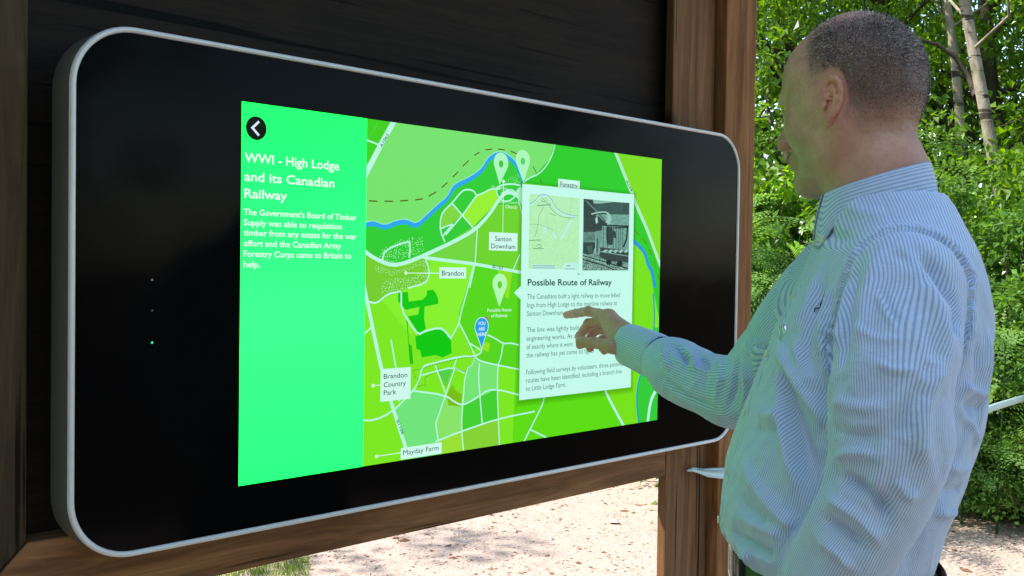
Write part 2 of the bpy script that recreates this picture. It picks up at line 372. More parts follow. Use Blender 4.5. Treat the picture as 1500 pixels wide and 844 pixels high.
# lettering
def make_text(s, p0, p1, cap, mat, parent, bold=0., p0k=None, name='lettering', along=False):
    cu = bpy.data.curves.new('t', 'FONT'); cu.body = s; cu.size = 1; cu.offset = bold; cu.resolution_u = 3
    o = bpy.data.objects.new('t', cu); col.objects.link(o); bpy.context.view_layer.update()
    me = bpy.data.meshes.new_from_object(o.evaluated_get(bpy.context.evaluated_depsgraph_get()))
    bpy.data.objects.remove(o)
    v = np.array([q.co[:] for q in me.vertices]); x0, x1 = v[:, 0].min(), v[:, 0].max()
    a = np.array(S(*p0)); b = np.array(S(*p1)); wd = np.linalg.norm(b - a) if along else b[0] - a[0]
    dr = (b - a) / np.linalg.norm(b - a) if along else np.array([1, 0.])
    nr = np.array([-dr[1], dr[0]]); sy = cap / .70
    LAY[0] += .000004
    q = a + np.outer((v[:, 0] - x0) / (x1 - x0) * wd, dr) + np.outer(v[:, 1] * sy, nr)
    co = np.stack([q[:, 0], np.full(len(q), -.0001 - LAY[0]), q[:, 1] + Z0], 1)
    fs = [tuple(f.vertices) for f in me.polygons]; bpy.data.meshes.remove(me)
    return child(mesh_obj(name, co, fs, mat), parent)
def capm(px, x): return px / F * (on_y(x, 400, 0) - CAM) @ FW      # cap height in metres from its size at column x
WHT = em((235, 255, 245)); INK = em((16, 70, 66)); GREY = em((84, 130, 122))
bb = Layer('back_button'); cx_, cz_ = S(375, 188); r_ = .0176
bb.poly([(cx_ + r_ * math.cos(a), cz_ + r_ * 1.02 * math.sin(a)) for a in np.linspace(0, 6.2832, 41)[:-1]], em((8, 22, 16)))
bb.strip([(cx_ + .0045, cz_ + .0105), (cx_ - .0065, cz_), (cx_ + .0045, cz_ - .0105)], .0036, em((225, 240, 255))); bb.build(screen)
for s, x0, y0, x1, c_ in (('WWI - High Lodge', 358, 237, 496.5, 13.4), ('and its Canadian', 357.5, 264.5, 489.5, 13.4), ('Railway', 357.5, 289.5, 420, 13.4)):
    make_text(s, (x0, y0), (x1, y0), capm(c_, x0), WHT, screen, .016)
for s, y0, x1 in (("The Government's Board of Timber", 314.5, 521.8), ('Supply was able to requisition', 330, 500.3), ('timber from any estate for the war', 344.9, 522), ('effort and the Canadian Army', 360.4, 499.2), ('Forestry Corps came to Britain to', 376, 514), ('help.', 391.5, 380.5)):
    make_text(s, (356.5, y0), (x1, y0), capm(8.8, 357), WHT, screen, .016)
make_text('A1065', (559, 217), (569.5, 198), .0058, INK, screen, .004, along=True)
make_text('B1106', (580, 617), (588, 637), .006, INK, screen, .004, along=True)
make_text('B1107', (721, 392.5), (736.5, 396), .0066, INK, screen, .004, along=True)
make_text('A134', (916.5, 266), (924, 281), .0062, INK, screen, .004, along=True)
# map pins
def pin(cx, cy, rp, tx, ty, fill, hole=None, outline=None):
    L = Layer('map_pin'); c = np.array(S(cx, cy)); tp = np.array(S(tx, ty)); r = rp
    def shape(r, ext):
        d = (tp - c); D = np.linalg.norm(d) + ext; u = d / np.linalg.norm(d); v = np.array([-u[1], u[0]]); pts = []
        for a in np.linspace(-2.2, 2.2, 36): pts.append(tuple(c - u * r * math.cos(a) + v * r * math.sin(a)))
        pts.append(tuple(c + u * D)); return pts
    if outline: L.poly(shape(r + .0013, .003), outline)
    L.poly(shape(r, 0), fill)
    if hole: L.poly([(c[0] + r * .31 * math.cos(a), c[1] - r * .12 + r * .36 * math.sin(a)) for a in np.linspace(0, 6.283, 21)[:-1]], hole)
    L.build(screen)
make_text('Downham', (720, 276), (743, 277.5), .005, em((190, 246, 200)), screen)
pin(733.5, 238.5, .0188, 731.5, 271, em((172, 246, 190)), em((60, 200, 60)))
pin(765.4, 234.5, .0190, 766.3, 268, em((172, 246, 190)), em((80, 214, 80)))
pin(762.5, 284, .0125, 764, 300, em((172, 246, 200)))
pin(731.6, 415.5, .0188, 730.8, 450, em((178, 248, 178)), em((96, 208, 40)))
pin(705, 478.5, .0160, 705, 509.5, em((36, 158, 236)), None, em((215, 250, 240)))
make_text('Possible Route', (713.5, 457), (748.5, 457), .0062, WHT, screen); make_text('of Railway', (719, 465), (743, 465), .0062, WHT, screen)
make_text('Santon Downham', (730, 297), (763, 297), .0052, em((190, 246, 200)), screen); make_text('Church', (740, 305), (756.3, 305), .0062, WHT, screen)
for s, x0, y0, x1 in (('YOU', 699.6, 476.5, 710.2), ('ARE', 700.4, 484.5, 709.6), ('HERE', 697.9, 492.6, 711.8)): make_text(s, (x0, y0), (x1, y0), .0064, WHT, screen, .006)
# place labels
def lab(x0, y0, x1, y1, lines, dot=None, side_='l'):
    L = Layer('map_label'); a = S(x0, y0); b = S(x1, y1)
    if dot:
        d = S(*dot); e = ((a[0] + .001) if side_ == 'l' else b[0] - .001 if side_ == 'r' else (a[0] + b[0]) / 2, (d[1] if side_ in 'lr' else a[1]))
        if side_ == 't': L.strip([d, (d[0], a[1] - .001)], .0014, em((215, 250, 230)))
        else: L.strip([d, e], .0014, em((215, 250, 230)))
        L.poly([(d[0] + .0032 * math.cos(q), d[1] + .0032 * math.sin(q)) for q in np.linspace(0, 6.28, 13)[:-1]], em((215, 250, 230)))
    L.poly([(a[0], a[1]), (b[0], a[1]), (b[0], b[1]), (a[0], b[1])], em((206, 250, 236)))
    o = L.build(screen)
    for s, tx, ty, ex, c_ in lines: make_text(s, (tx, ty), (ex, ty), capm(c_, tx), INK, screen, .004)
lab(643.2, 391.5, 682, 408, [('Brandon', 646.6, 403.8, 678.6, 7.6)], (594, 400), 'l')
lab(716, 340, 757.2, 368, [('Santon', 724.6, 353, 748.6, 7.2), ('Downham', 719, 363.8, 754.3, 7.2)], (737, 266), 't')
lab(557, 541, 600.7, 584, [('Brandon', 561.5, 555.2, 596, 7.4), ('Country', 561.5, 567.4, 594, 7.4), ('Park', 561.5, 579.2, 580, 7.4)], (546, 565), 'l')
lab(586.6, 657.5, 646.3, 664, [], (551, 668.5), 'l')
LB = Layer('map_label'); q0 = S(586.6, 656.5); q1 = S(646.3, 664.5); LB.poly([(q0[0], q0[1]), (q1[0], q0[1]), (q1[0], q0[1] - .0165), (q0[0], q0[1] - .0165)], em((206, 250, 236))); LB.build(screen)
make_text('Mayday Farm', (590, 667), (642, 667), capm(7.6, 600), INK, screen, 0)
lab(817, 262, 848.4, 282, [('Forestry', 820.3, 273.3, 845.2, 7.4)])
# the information card, its soft drop shadow, the old map and the old photograph
CA = S(764.6, 269.5); CB = S(923.4, 567.2)
card = Layer('information_card')
for i in range(5):
    e = .0015 + .0022 * i
    card.poly([(CA[0] - e, CA[1] + e - .003), (CB[0] + e, CA[1] + e - .003), (CB[0] + e, CB[1] - e - .003), (CA[0] - e, CB[1] - e - .003)], em((0, 20, 0), 1., .09))
card.poly([(CA[0], CA[1]), (CB[0], CA[1]), (CB[0], CB[1]), (CA[0], CB[1])], em((196, 250, 234)))
pz = S(752.3, 429); card.poly([(pz[0], pz[1]), (CA[0] + .001, pz[1] - .0135), (CA[0] + .001, pz[1] + .0135)], em((196, 250, 234)))
for px_, c in ((847, (30, 150, 130)), (852, (140, 225, 205))):
    d = S(px_, 401.8); card.poly([(d[0] + .0019 * math.cos(q), d[1] + .0019 * math.sin(q)) for q in np.linspace(0, 6.28, 13)[:-1]], em(c))
card.build(screen)
make_text('Possible Route of Railway', (772.3, 418.3), (895.6, 418.3), capm(9.4, 780), INK, screen, .020)
for s, y0, x1 in (('The Canadians built a light railway to move felled', 438, 907.5), ('logs from High Lodge to the mainline railway at', 450.6, 903), ('Santon Downham.', 463, 826),
                  ('The line was lightly built, with', 487, 864), ('engineering works. As a', 499.5, 842.5), ('of exactly where it went', 511.8, 838.5), ('the railway has yet come to light.', 524, 868),
                  ('Following field surveys by volunteers, three potential', 549, 914), ('routes have been identified, including a branch line', 561, 909.8), ('to Little Lodge Farm.', 573, 828.5)):
    make_text(s, (771.5 - (y0 - 438) * .014, y0), (x1, y0), capm(7.4, 772), GREY, screen, .002)
om = Layer('old_map_picture'); a = S(775, 284); b = S(847, 394.5)
t = NT('old_map_paper'); n_ = t.noise(t.coord(), 420, 3, .7); n2 = t.noise(t.coord(), 30, 3, .6)
t.set(Base_Color=(.002, .002, .002)); t.l.new(t.mix(t.g(n_, .44, .6), t.mix(n2, lin((150, 226, 150)), lin((186, 240, 176))), lin((190, 246, 196))), t.b.inputs['Emission Color']); t.b.inputs['Emission Strength'].default_value = .96 / 2 ** EXPO
om.poly([(a[0], a[1]), (b[0], a[1]), (b[0], b[1]), (a[0], b[1])], t.m)
KO = (760, 270, 6.494); VM = ((a[0], b[0]))
def oms(pts, wpx, c, sm=1):
    q = conv(pts, KO); q = smooth_line(q, sm) if sm else q; om.strip(q, wpx * .00135, em(c), VM)
oms([(100, 200), (150, 170), (185, 115), (240, 98), (290, 130), (330, 220), (400, 275), (470, 300), (545, 315)], 3.4, (184, 240, 236)); oms([(100, 190), (150, 160), (185, 108), (240, 92), (296, 122), (340, 215), (405, 268), (470, 290), (550, 302)], .6, (50, 110, 100)); oms([(215, 130), (270, 180), (310, 245), (380, 300), (450, 322), (530, 318)], .6, (50, 110, 100))
oms([(235, 215), (185, 290), (175, 400), (150, 500)], .6, (80, 130, 110)); oms([(100, 380), (180, 380), (290, 420), (330, 440)], .5, (110, 160, 130)); oms([(170, 203), (300, 195)], 1.0, (60, 110, 100), 0); oms([(285, 275), (350, 300)], .7, (60, 120, 110), 0); oms([(92, 534), (208, 530)], .8, (60, 110, 100), 0); oms([(130, 612), (235, 614)], .8, (60, 110, 100), 0); oms([(170, 580), (205, 572), (210, 600), (180, 602)], .7, (60, 120, 110)); oms([(495, 140), (490, 240), (455, 420)], .4, (120, 180, 140)); oms([(210, 150), (225, 170), (240, 165)], .8, (60, 110, 100))
for q in ([(228, 405), (262, 410), (258, 470), (222, 465)], [(480, 335), (505, 350), (415, 530), (395, 515)], [(310, 460), (330, 450), (362, 520), (345, 530)], [(120, 760), (352, 768), (350, 810), (120, 806)], [(430, 745), (560, 748), (560, 812), (405, 812)]): om.poly(conv(q, KO), em((186, 240, 228)), VM)
for y_ in (775, 795): oms([(125, y_), (340, y_ + 2)], .8, (70, 120, 110), 0)
oms([(430, 805), (530, 806)], .8, (70, 120, 110), 0); oms([(450, 775), (485, 776)], 1.0, (70, 120, 110), 0); om.build(screen)
op = Layer('old_photograph_picture'); a = S(854, 291.5); b = S(920, 395.5); VP = (a[0], b[0])
def tone(name, c0, c1, sc_, th=(.4, .62), mp_=(1, 1, 1)):
    t = NT(name); n_ = t.noise(t.mapping(t.coord(), mp_), sc_, 4, .7); t.set(Base_Color=(.002, .002, .002))
    t.l.new(t.mix(t.g(n_, *th), lin(c0), lin(c1)), t.b.inputs['Emission Color']); t.b.inputs['Emission Strength'].default_value = 1 / 2 ** EXPO; return t.m
T_tree = tone('picture_trees', (16, 52, 48), (44, 88, 78), 260, mp_=(1, 1, .25)); T_field = tone('picture_field', (84, 140, 124), (124, 176, 158), 300, mp_=(.4, 1, 1)); T_dark = tone('picture_shadow', (6, 26, 24), (24, 58, 52), 240); T_gravel = tone('picture_gravel', (24, 62, 56), (150, 200, 180), 420, (.45, .58)); T_mid = tone('picture_wagon', (60, 104, 94), (92, 140, 126), 260, mp_=(.3, 1, 1))
op.poly([(a[0], a[1]), (b[0], a[1]), (b[0], b[1]), (a[0], b[1])], em((140, 190, 174)), VP)
def O(pts, m): op.poly(conv(pts, KO), m if isinstance(m, bpy.types.Material) else em(m), VP)
O([(611, 180), (760, 185), (900, 170), (1046, 178), (1046, 300), (880, 290), (611, 300)], T_tree); O([(611, 138), (700, 146), (720, 240), (740, 300), (735, 440), (611, 430)], T_dark)
O([(730, 285), (1046, 290), (1040, 640), (740, 620)], T_field); O([(600, 640), (1040, 640), (1033, 820), (599, 820)], T_gravel)
O([(611, 450), (725, 446), (725, 545), (608, 555)], T_mid); O([(611, 420), (735, 420), (735, 452), (611, 455)], T_dark); O([(608, 555), (722, 548), (722, 600), (700, 660), (650, 672), (606, 655)], T_dark); O([(640, 590), (690, 585), (700, 640), (660, 655)], (60, 100, 90))
O([(625, 150), (650, 165), (850, 365), (840, 385)], (110, 160, 146)); O([(640, 160), (648, 168), (846, 372), (838, 380)], (30, 64, 58))
oms_ = None
def os_(pts, wpx, c, sm=0): 
    q = conv(pts, KO); q = smooth_line(q, sm) if sm else q; op.strip(q, wpx * .00135, em(c), VP)
os_([(685, 285), (740, 270), (810, 262), (855, 280), (872, 320)], 2.2, (150, 200, 184), 1); os_([(700, 292), (760, 280), (820, 276), (860, 300)], 1.4, (24, 56, 50), 1)
O([(745, 300), (775, 320), (790, 400), (785, 440), (735, 445), (722, 380)], T_dark); O([(722, 330), (742, 310), (748, 360), (730, 380)], (170, 214, 198)); O([(832, 270), (860, 285), (880, 330), (860, 385), (800, 380), (840, 330)], (150, 200, 184)); O([(770, 325), (840, 375), (820, 395), (780, 380)], T_dark)
O([(828, 400), (885, 405), (895, 500), (885, 580), (835, 575), (825, 490)], T_dark); O([(890, 440), (915, 450), (925, 510), (900, 515)], (36, 74, 66))
O([(728, 445), (782, 445), (776, 520), (770, 560), (752, 665), (728, 680), (735, 540)], (104, 152, 138)); O([(735, 500), (750, 520), (745, 640), (730, 650)], (52, 92, 82))
for x_ in (800, 842, 895, 922, 945, 962, 985): os_([(x_, 400), (x_ - 3, 620)], 1.1, (18, 44, 40))
os_([(785, 388), (1040, 400)], 2.2, (18, 44, 40)); os_([(900, 415), (1035, 410)], 2, (22, 50, 46)); os_([(1030, 400), (1020, 520), (990, 600)], 3.5, (14, 36, 34))
O([(770, 600), (1040, 630), (1036, 740), (850, 735), (762, 690)], T_dark)
for i in range(5): O([(790 + 50 * i, 640), (815 + 50 * i, 622), (845 + 50 * i, 626), (815 + 50 * i, 655)], (150, 200, 184))
os_([(770, 640), (1036, 684)], 1.4, (120, 170, 156)); os_([(605, 680), (830, 745), (1030, 800)], 1.6, (14, 36, 34)); os_([(603, 715), (800, 770), (900, 815)], 1.6, (14, 36, 34)); os_([(605, 688), (830, 752)], .8, (150, 200, 184))
for x_, y_ in ((850, 742), (955, 755)): O([(x_ + 26 * math.cos(q), y_ + 26 * math.sin(q)) for q in np.linspace(0, 6.28, 15)[:-1]], (20, 46, 42)); 
op.build(screen)

# ---------------------------------------------------------------- shelter
def boxm(x0, x1, y0, y1, z0, z1, bev=.004):
    import bmesh
    bm = bmesh.new(); bmesh.ops.create_cube(bm, size=1)
    for v in bm.verts: v.co = Vector(((x0 + x1) / 2 + v.co.x * (x1 - x0), (y0 + y1) / 2 + v.co.y * (y1 - y0), (z0 + z1) / 2 + v.co.z * (z1 - z0)))
    if bev: bmesh.ops.bevel(bm, geom=bm.edges[:], offset=bev, segments=2, profile=.6, affect='EDGES')
    vs_ = [tuple(v.co) for v in bm.verts]; bm.verts.index_update(); fs_ = [tuple(v.index for v in f.verts) for f in bm.faces]; bm.free()
    return vs_, fs_
shel = empty('timber_shelter', (0, .15, 0), 'brown timber shelter with dark board wall, thick posts and a low rail behind the touchscreen', 'shelter')
def timber(name, b, mat, parent=shel, bev=.004):
    v, f = boxm(*b, bev); o = mesh_obj(name, v, f, mat); return child(o, parent)
timber('backing_board', (-.60, 1.30, .122, .146, .952, 2.62), M['wood_dark'], bev=.001)
# left post with a mitred foot on the rail
def prism(name, pts, y0, y1, mat):
    n = len(pts); vs_ = [(x, y0, z) for x, z in pts] + [(x, y1, z) for x, z in pts]
    fs_ = [tuple(range(n)), tuple(range(2 * n - 1, n - 1, -1))] + [(i, n + i, n + (i + 1) % n, (i + 1) % n) for i in range(n)]
    o = child(mesh_obj(name, vs_, fs_, mat), shel)
    bv = o.modifiers.new('b', 'BEVEL'); bv.width = .003; bv.segments = 2; return o
prism('side_frame', [(-.277, 1.052), (-.277, 2.6), (-.38, 2.6), (-.38, .948)], .071, .121, M['stud_shaded'])
prism('bottom_rail', [(-.275, 1.050), (-.378, .946), (1.151, .946), (1.151, 1.050)], .0725, .1215, M['wood_rail'])
timber('post', (-.60, -.383, .06, .20, 0, 2.62), M['stud_shaded'])
timber('stud', (1.155, 1.285, .074, .098, 0, 2.62), M['wood_stud'])
timber('filler_board', (1.287, 1.352, .094, .12, 0, 2.62), M['wood_stud'])
timber('post', (1.355, 1.484, .062, .20, 0, 2.62), M['wood_post'])
timber('cover_strip', (1.487, 1.530, .088, .195, 0, 2.62), M['wood_post'])
for i in range(8):
    y = -.34 + i * .16
    timber('roof_board', (-1.7, 1.72, y, y + .156, 2.63 + .004 * (i % 2), 2.665 + .004 * (i % 2)), M['roof_wood'], bev=.002)
timber('roof_beam', (-1.7, 1.70, -.33, -.24, 2.50, 2.628), M['roof_wood'])
timber('roof_beam', (-.62, 1.60, .03, .16, 2.622, 2.628), M['roof_wood'], bev=0)
# barrier tape: wrapped round the posts, running off to the right behind the man
def ribbon(name, pts, wd, mat, label=None, cat=None, tilt=0., thick=.0006, group=None):
    P_ = np.array(pts); vs_, fs_ = [], []
    for i, p in enumerate(P_):
        vs_ += [tuple(p + np.array([0, tilt, wd / 2])), tuple(p - np.array([0, tilt, wd / 2]))]
    for i in range(len(P_) - 1): fs_.append((2 * i, 2 * i + 1, 2 * i + 3, 2 * i + 2))
    o = mesh_obj(name, vs_, fs_, mat, None, True); s_ = o.modifiers.new('s', 'SOLIDIFY'); s_.thickness = thick; s_.offset = 0
    return tag(o, label, cat, group)
t = NT('white_barrier_tape'); t.set(Base_Color=(.62, .80, .80), Roughness=.35); t.b.inputs['Transmission Weight'].default_value = .0
M['tape'] = t.m
# ---------------------------------------------------------------- smooth solid modelling on a grid
class Field:
    def __init__(s, lo, hi, h):
        s.lo = np.array(lo, float); s.h = h; s.n = np.ceil((np.array(hi) - s.lo) / h).astype(int) + 1; s.f = np.full(s.n, 1., np.float32)
    def _box(s, lo, hi, m):
        a = np.clip(np.floor((np.array(lo) - m - s.lo) / s.h).astype(int), 0, s.n); b = np.clip(np.ceil((np.array(hi) + m - s.lo) / s.h).astype(int) + 1, 0, s.n)
        sl = tuple(slice(int(i), int(j)) for i, j in zip(a, b))
        X, Y, Z = [s.lo[i] + s.h * np.arange(a[i], b[i]) for i in range(3)]
        return sl, X[:, None, None], Y[None, :, None], Z[None, None, :]
    def _put(s, sl, d, k, op):
        g = s.f[sl]
        if g.size == 0: return
        if op == 'sub': d = -d
        if op == 'int': op = 'sub'
        if op == 'add':
            if k > 0: q = np.maximum(k - np.abs(g - d), 0) / k; r_ = np.minimum(g, d) - q * q * k * .25
            else: r_ = np.minimum(g, d)
        else:
            if k > 0: q = np.maximum(k - np.abs(g - d), 0) / k; r_ = np.maximum(g, d) + q * q * k * .25
            else: r_ = np.maximum(g, d)
        s.f[sl] = r_
    def ell(s, c, r, k=.01, rot=None, op='add'):
        c = np.array(c, float); r = np.array(r, float); m = k + 2 * s.h; R_ = r.max() if rot is not None else r
        sl, X, Y, Z = s._box(c - R_, c + R_, m); x, y, z = X - c[0], Y - c[1], Z - c[2]
        if rot is not None:
            A = np.array(rot); x, y, z = A[0, 0] * x + A[0, 1] * y + A[0, 2] * z, A[1, 0] * x + A[1, 1] * y + A[1, 2] * z, A[2, 0] * x + A[2, 1] * y + A[2, 2] * z
        k0 = np.sqrt((x / r[0]) ** 2 + (y / r[1]) ** 2 + (z / r[2]) ** 2); k1 = np.sqrt((x / r[0] ** 2) ** 2 + (y / r[1] ** 2) ** 2 + (z / r[2] ** 2) ** 2) + 1e-9
        s._put(sl, k0 * (k0 - 1) / k1, k, op); return s
    def cap(s, a, b, ra, rb=None, k=.01, op='add', flat=None):
        """tapered capsule; flat=(axis vector, factor) squashes it along an axis"""
        rb = ra if rb is None else rb; a = np.array(a, float); b = np.array(b, float); m = k + 2 * s.h; rm = max(ra, rb) * (max(1, flat[1]) if flat else 1)
        sl, X, Y, Z = s._box(np.minimum(a, b) - rm, np.maximum(a, b) + rm, m); d = b - a; L = d @ d + 1e-12
        t_ = np.clip(((X - a[0]) * d[0] + (Y - a[1]) * d[1] + (Z - a[2]) * d[2]) / L, 0, 1)
        x, y, z = X - a[0] - t_ * d[0], Y - a[1] - t_ * d[1], Z - a[2] - t_ * d[2]
        if flat:
            u = np.array(flat[0], float); u /= np.linalg.norm(u); q = (x * u[0] + y * u[1] + z * u[2]) * (1 / flat[1] - 1); x, y, z = x + q * u[0], y + q * u[1], z + q * u[2]
        s._put(sl, np.sqrt(x * x + y * y + z * z) - (ra + (rb - ra) * t_), k, op); return s
    def chain(s, pts, rs, k=.01, op='add', flat=None):
        for i in range(len(pts) - 1): s.cap(pts[i], pts[i + 1], rs[i], rs[i + 1], k, op, flat)
        return s
    def fn(s, lo, hi, f, k=.01, op='add'):
        sl, X, Y, Z = s._box(lo, hi, 0); s._put(sl, f(X, Y, Z), k, op); return s
    def mesh(s):
        """surface nets: vertices, quads"""
        f = s.f; sg = f < 0; n = np.array(f.shape) - 1
        cnt = np.zeros(n, np.int8)
        for i in (0, 1):
            for j in (0, 1):
                for k in (0, 1): cnt += sg[i:n[0] + i, j:n[1] + j, k:n[2] + k]
        act = np.argwhere((cnt > 0) & (cnt < 8)); idx = np.full(n, -1, np.int32); idx[tuple(act.T)] = np.arange(len(act))
        acc = np.zeros((len(act), 3)); w_ = np.zeros(len(act))
        cor = [(i, j, k) for i in (0, 1) for j in (0, 1) for k in (0, 1)]
        val = {c: f[act[:, 0] + c[0], act[:, 1] + c[1], act[:, 2] + c[2]] for c in cor}
        for c in cor:
            for ax in range(3):
                if c[ax]: continue
                e = list(c); e[ax] = 1; e = tuple(e); a, b = val[c], val[e]; m = (a < 0) != (b < 0)
                t_ = np.where(m, a / np.where(m, a - b, 1), 0); p = np.tile(np.array(c, float), (len(act), 1)); p[:, ax] += t_
                acc[m] += p[m]; w_[m] += 1
        V = s.lo + s.h * (act + acc / w_[:, None]); Fq = []
        for ax in range(3):
            sl0 = [slice(None)] * 3; sl1 = [slice(None)] * 3; sl0[ax] = slice(0, -1); sl1[ax] = slice(1, None)
            A, B = sg[tuple(sl0)], sg[tuple(sl1)]; ed = np.argwhere(A != B); u, v = [i for i in range(3) if i != ax]
            ed = ed[(ed[:, u] > 0) & (ed[:, v] > 0) & (ed[:, u] < n[u]) & (ed[:, v] < n[v])]
            def I(du, dv):
                q = ed.copy(); q[:, u] -= du; q[:, v] -= dv; return idx[tuple(q.T)]
            q = np.stack([I(1, 1), I(0, 1), I(0, 0), I(1, 0)], 1); fl = A[tuple(ed.T)] ^ (ax == 1)
            q[~fl] = q[~fl][:, ::-1]; Fq.append(q)
        Fq = np.vstack(Fq); Fq = Fq[(Fq >= 0).all(1)]
        return V, Fq
def relax(V, Fq, it=2, lam=.5):
    E_ = np.vstack([Fq[:, [0, 1]], Fq[:, [1, 2]], Fq[:, [2, 3]], Fq[:, [3, 0]]]); deg = np.bincount(E_.ravel(), minlength=len(V))[:, None]
    for k in range(it):
        S_ = np.zeros_like(V)
        for ax in range(3): S_[:, ax] = np.bincount(E_[:, 0], V[E_[:, 1], ax], len(V)) + np.bincount(E_[:, 1], V[E_[:, 0], ax], len(V))
        V = V + lam * (S_ / np.maximum(deg, 1) - V)
    return V
def normals(V, Fq):
    N = np.cross(V[Fq[:, 2]] - V[Fq[:, 0]], V[Fq[:, 3]] - V[Fq[:, 1]]); out = np.zeros_like(V)
    for c in range(4):
        for ax in range(3): out[:, ax] += np.bincount(Fq[:, c], N[:, ax], len(V))
    return out / (np.linalg.norm(out, axis=1)[:, None] + 1e-12)
def project(P_):
    c = P_ - CAM; z = c @ FW; return np.stack([750 + F * (c @ RT) / z, 422 - F * (c @ UP) / z, z], 1)
def seg_dist(V, pts):
    best = np.full(len(V), 9.); par = np.zeros(len(V)); tot = sum(np.linalg.norm(np.subtract(b, a)) for a, b in zip(pts[:-1], pts[1:])); s0 = 0
    for a, b in zip(pts[:-1], pts[1:]):
        a = np.array(a); d = np.array(b) - a; L = np.linalg.norm(d) + 1e-9; t_ = np.clip(((V - a) @ d) / L ** 2, 0, 1); q = np.linalg.norm(V - a - t_[:, None] * d, axis=1)
        m = q < best; best[m] = q[m]; par[m] = (s0 + t_[m] * L) / tot; s0 += L
    return best, par
def vnoise(P_, scale, seed=0, octaves=3):
    """cheap smooth value noise for numpy points"""
    out = np.zeros(len(P_)); amp = 1.; tot = 0.
    for o in range(octaves):
        q = P_ * scale * 2 ** o + 17.3 * o + seed; i = np.floor(q).astype(np.int64); f = q - i; f = f * f * (3 - 2 * f); v = 0
        for dx in (0, 1):
            for dy in (0, 1):
                for dz in (0, 1):
                    h = ((i[:, 0] + dx) * 374761393 + (i[:, 1] + dy) * 668265263 + (i[:, 2] + dz) * 2147483647 + seed * 144665) & 0xffffffff
                    h = ((h ^ (h >> 13)) * 1274126177) & 0xffffffff; r_ = ((h ^ (h >> 16)) & 0xffff) / 65535.
                    v = v + r_ * np.where(dx, f[:, 0], 1 - f[:, 0]) * np.where(dy, f[:, 1], 1 - f[:, 1]) * np.where(dz, f[:, 2], 1 - f[:, 2])
        out += amp * (v - .5); tot += amp; amp *= .5
    return out / tot * 2

# ---------------------------------------------------------------- the man
PF = np.array([-.600, .800, 0]); PR = np.array([.8, .6, 0]); PO = np.array([.503, -.757, 0])
def to_w(V): V = np.atleast_2d(V); return PO + V[:, :1] * PR + V[:, 1:2] * PF + V[:, 2:3] * np.array([0, 0, 1.])
def to_l(P_): d = np.atleast_2d(P_) - PO; return np.stack([d @ PR, d @ PF, d[:, 2]], 1)
def L_(px, py, dep): return to_l(at(px, py, dep))[0]
man = empty('person', tuple(PO), 'man with cropped grey hair in a blue striped shirt, reaching a finger to the touchscreen', 'man')

# --- materials
t = NT('skin'); c = t.coord('Object'); red = t.attr('red'); hair_a = t.attr('hair')
n1 = t.noise(c, 38, 5, .6); n2 = t.noise(c, 230, 3, .6); n3 = t.noise(c, 900, 2, .5); pores = t.node('ShaderNodeTexVoronoi', i_Scale=900.); t.l.new(c, pores.inputs['Vector'])
base = t.mix(t.g(n1, .35, .7), (.50, .265, .185), (.62, .36, .265))
base = t.mix(t.math('MULTIPLY', t.g(n2, .5, .72), .25), base, (.36, .14, .095))
base = t.mix(t.math('MULTIPLY', red, .75), base, (.66, .22, .16))
stub = t.math('MULTIPLY', hair_a, t.ramp(n3, [(.32, (.55, .55, .55)), (.62, (1, 1, 1))]))
base = t.mix(t.math('MULTIPLY', stub, .90), base, (.062, .056, .052))
t.set(Base_Color=base, Roughness=t.math('ADD', .44, t.math('MULTIPLY', n2, .16)), Subsurface_Weight=.06, Subsurface_Radius=(.006, .002, .001), Subsurface_Scale=.4)
t.b.inputs['Specular IOR Level'].default_value = .4
t.bump(t.math('ADD', t.math('MULTIPLY', n2, .5), t.math('MULTIPLY', pores.outputs['Distance'], .3)), .28, .0016)
M['skin'] = t.m
def shirt_mat(name, axis=0):
    t = NT(name); uv = t.attr('cloth_uv', 'Vector'); sp = t.node('ShaderNodeSeparateXYZ'); t.l.new(uv, sp.inputs[0]); u = sp.outputs[axis]
    c = t.coord('Object'); wob = t.math('MULTIPLY', t.noise(c, 14, 2, .5), .0008)
    ph = t.math('FRACT', t.math('DIVIDE', t.math('ADD', u, wob), .0041))
    st = t.ramp(ph, [(0, (0, 0, 0)), (.08, (0, 0, 0)), (.16, (1, 1, 1)), (.52, (1, 1, 1)), (.60, (0, 0, 0)), (1, (0, 0, 0))])
    weave = t.noise(c, 1400, 2, .6); faded = t.noise(c, 24, 3, .6)
    blue = t.mix(faded, (.25, .385, .66), (.29, .43, .71)); colr = t.mix(st, (.54, .67, .84), blue)
    colr = t.mix(t.math('MULTIPLY', t.g(weave, .3, .7), .22), colr, (.40, .47, .58))
    t.set(Base_Color=colr, Roughness=.78, Sheen_Weight=.25); t.b.inputs['Specular IOR Level'].default_value = .25
    cr = t.noise(t.mapping(c, (1, 1, 1), (0, .5, .3)), 22, 5, .62, 1.6); cr2 = t.noise(c, 75, 4, .65, .8)
    h = t.math('ADD', t.math('MULTIPLY', cr, .9), t.math('ADD', t.math('MULTIPLY', cr2, .22), t.math('MULTIPLY', weave, .02)))
    t.bump(h, .55, .006); return t.m
M['shirt'] = shirt_mat('striped_shirt_cloth', 0); M['shirt_x'] = shirt_mat('striped_collar_cloth', 1)
M['trousers'] = simple('dark_trouser_cloth', (.025, .027, .03), .85, 0, .2, .3, .2, 200)
M['belt'] = simple('black_belt_leather', (.014, .012, .012), .42, 0, .5, .2, .2, 120)
M['shoe'] = simple('dark_shoe_leather', (.03, .018, .012), .4)
M['button'] = simple('pearl_button', (.62, .64, .52), .3)
M['metal'] = simple('polished_metal', (.75, .76, .78), .22, 1.)

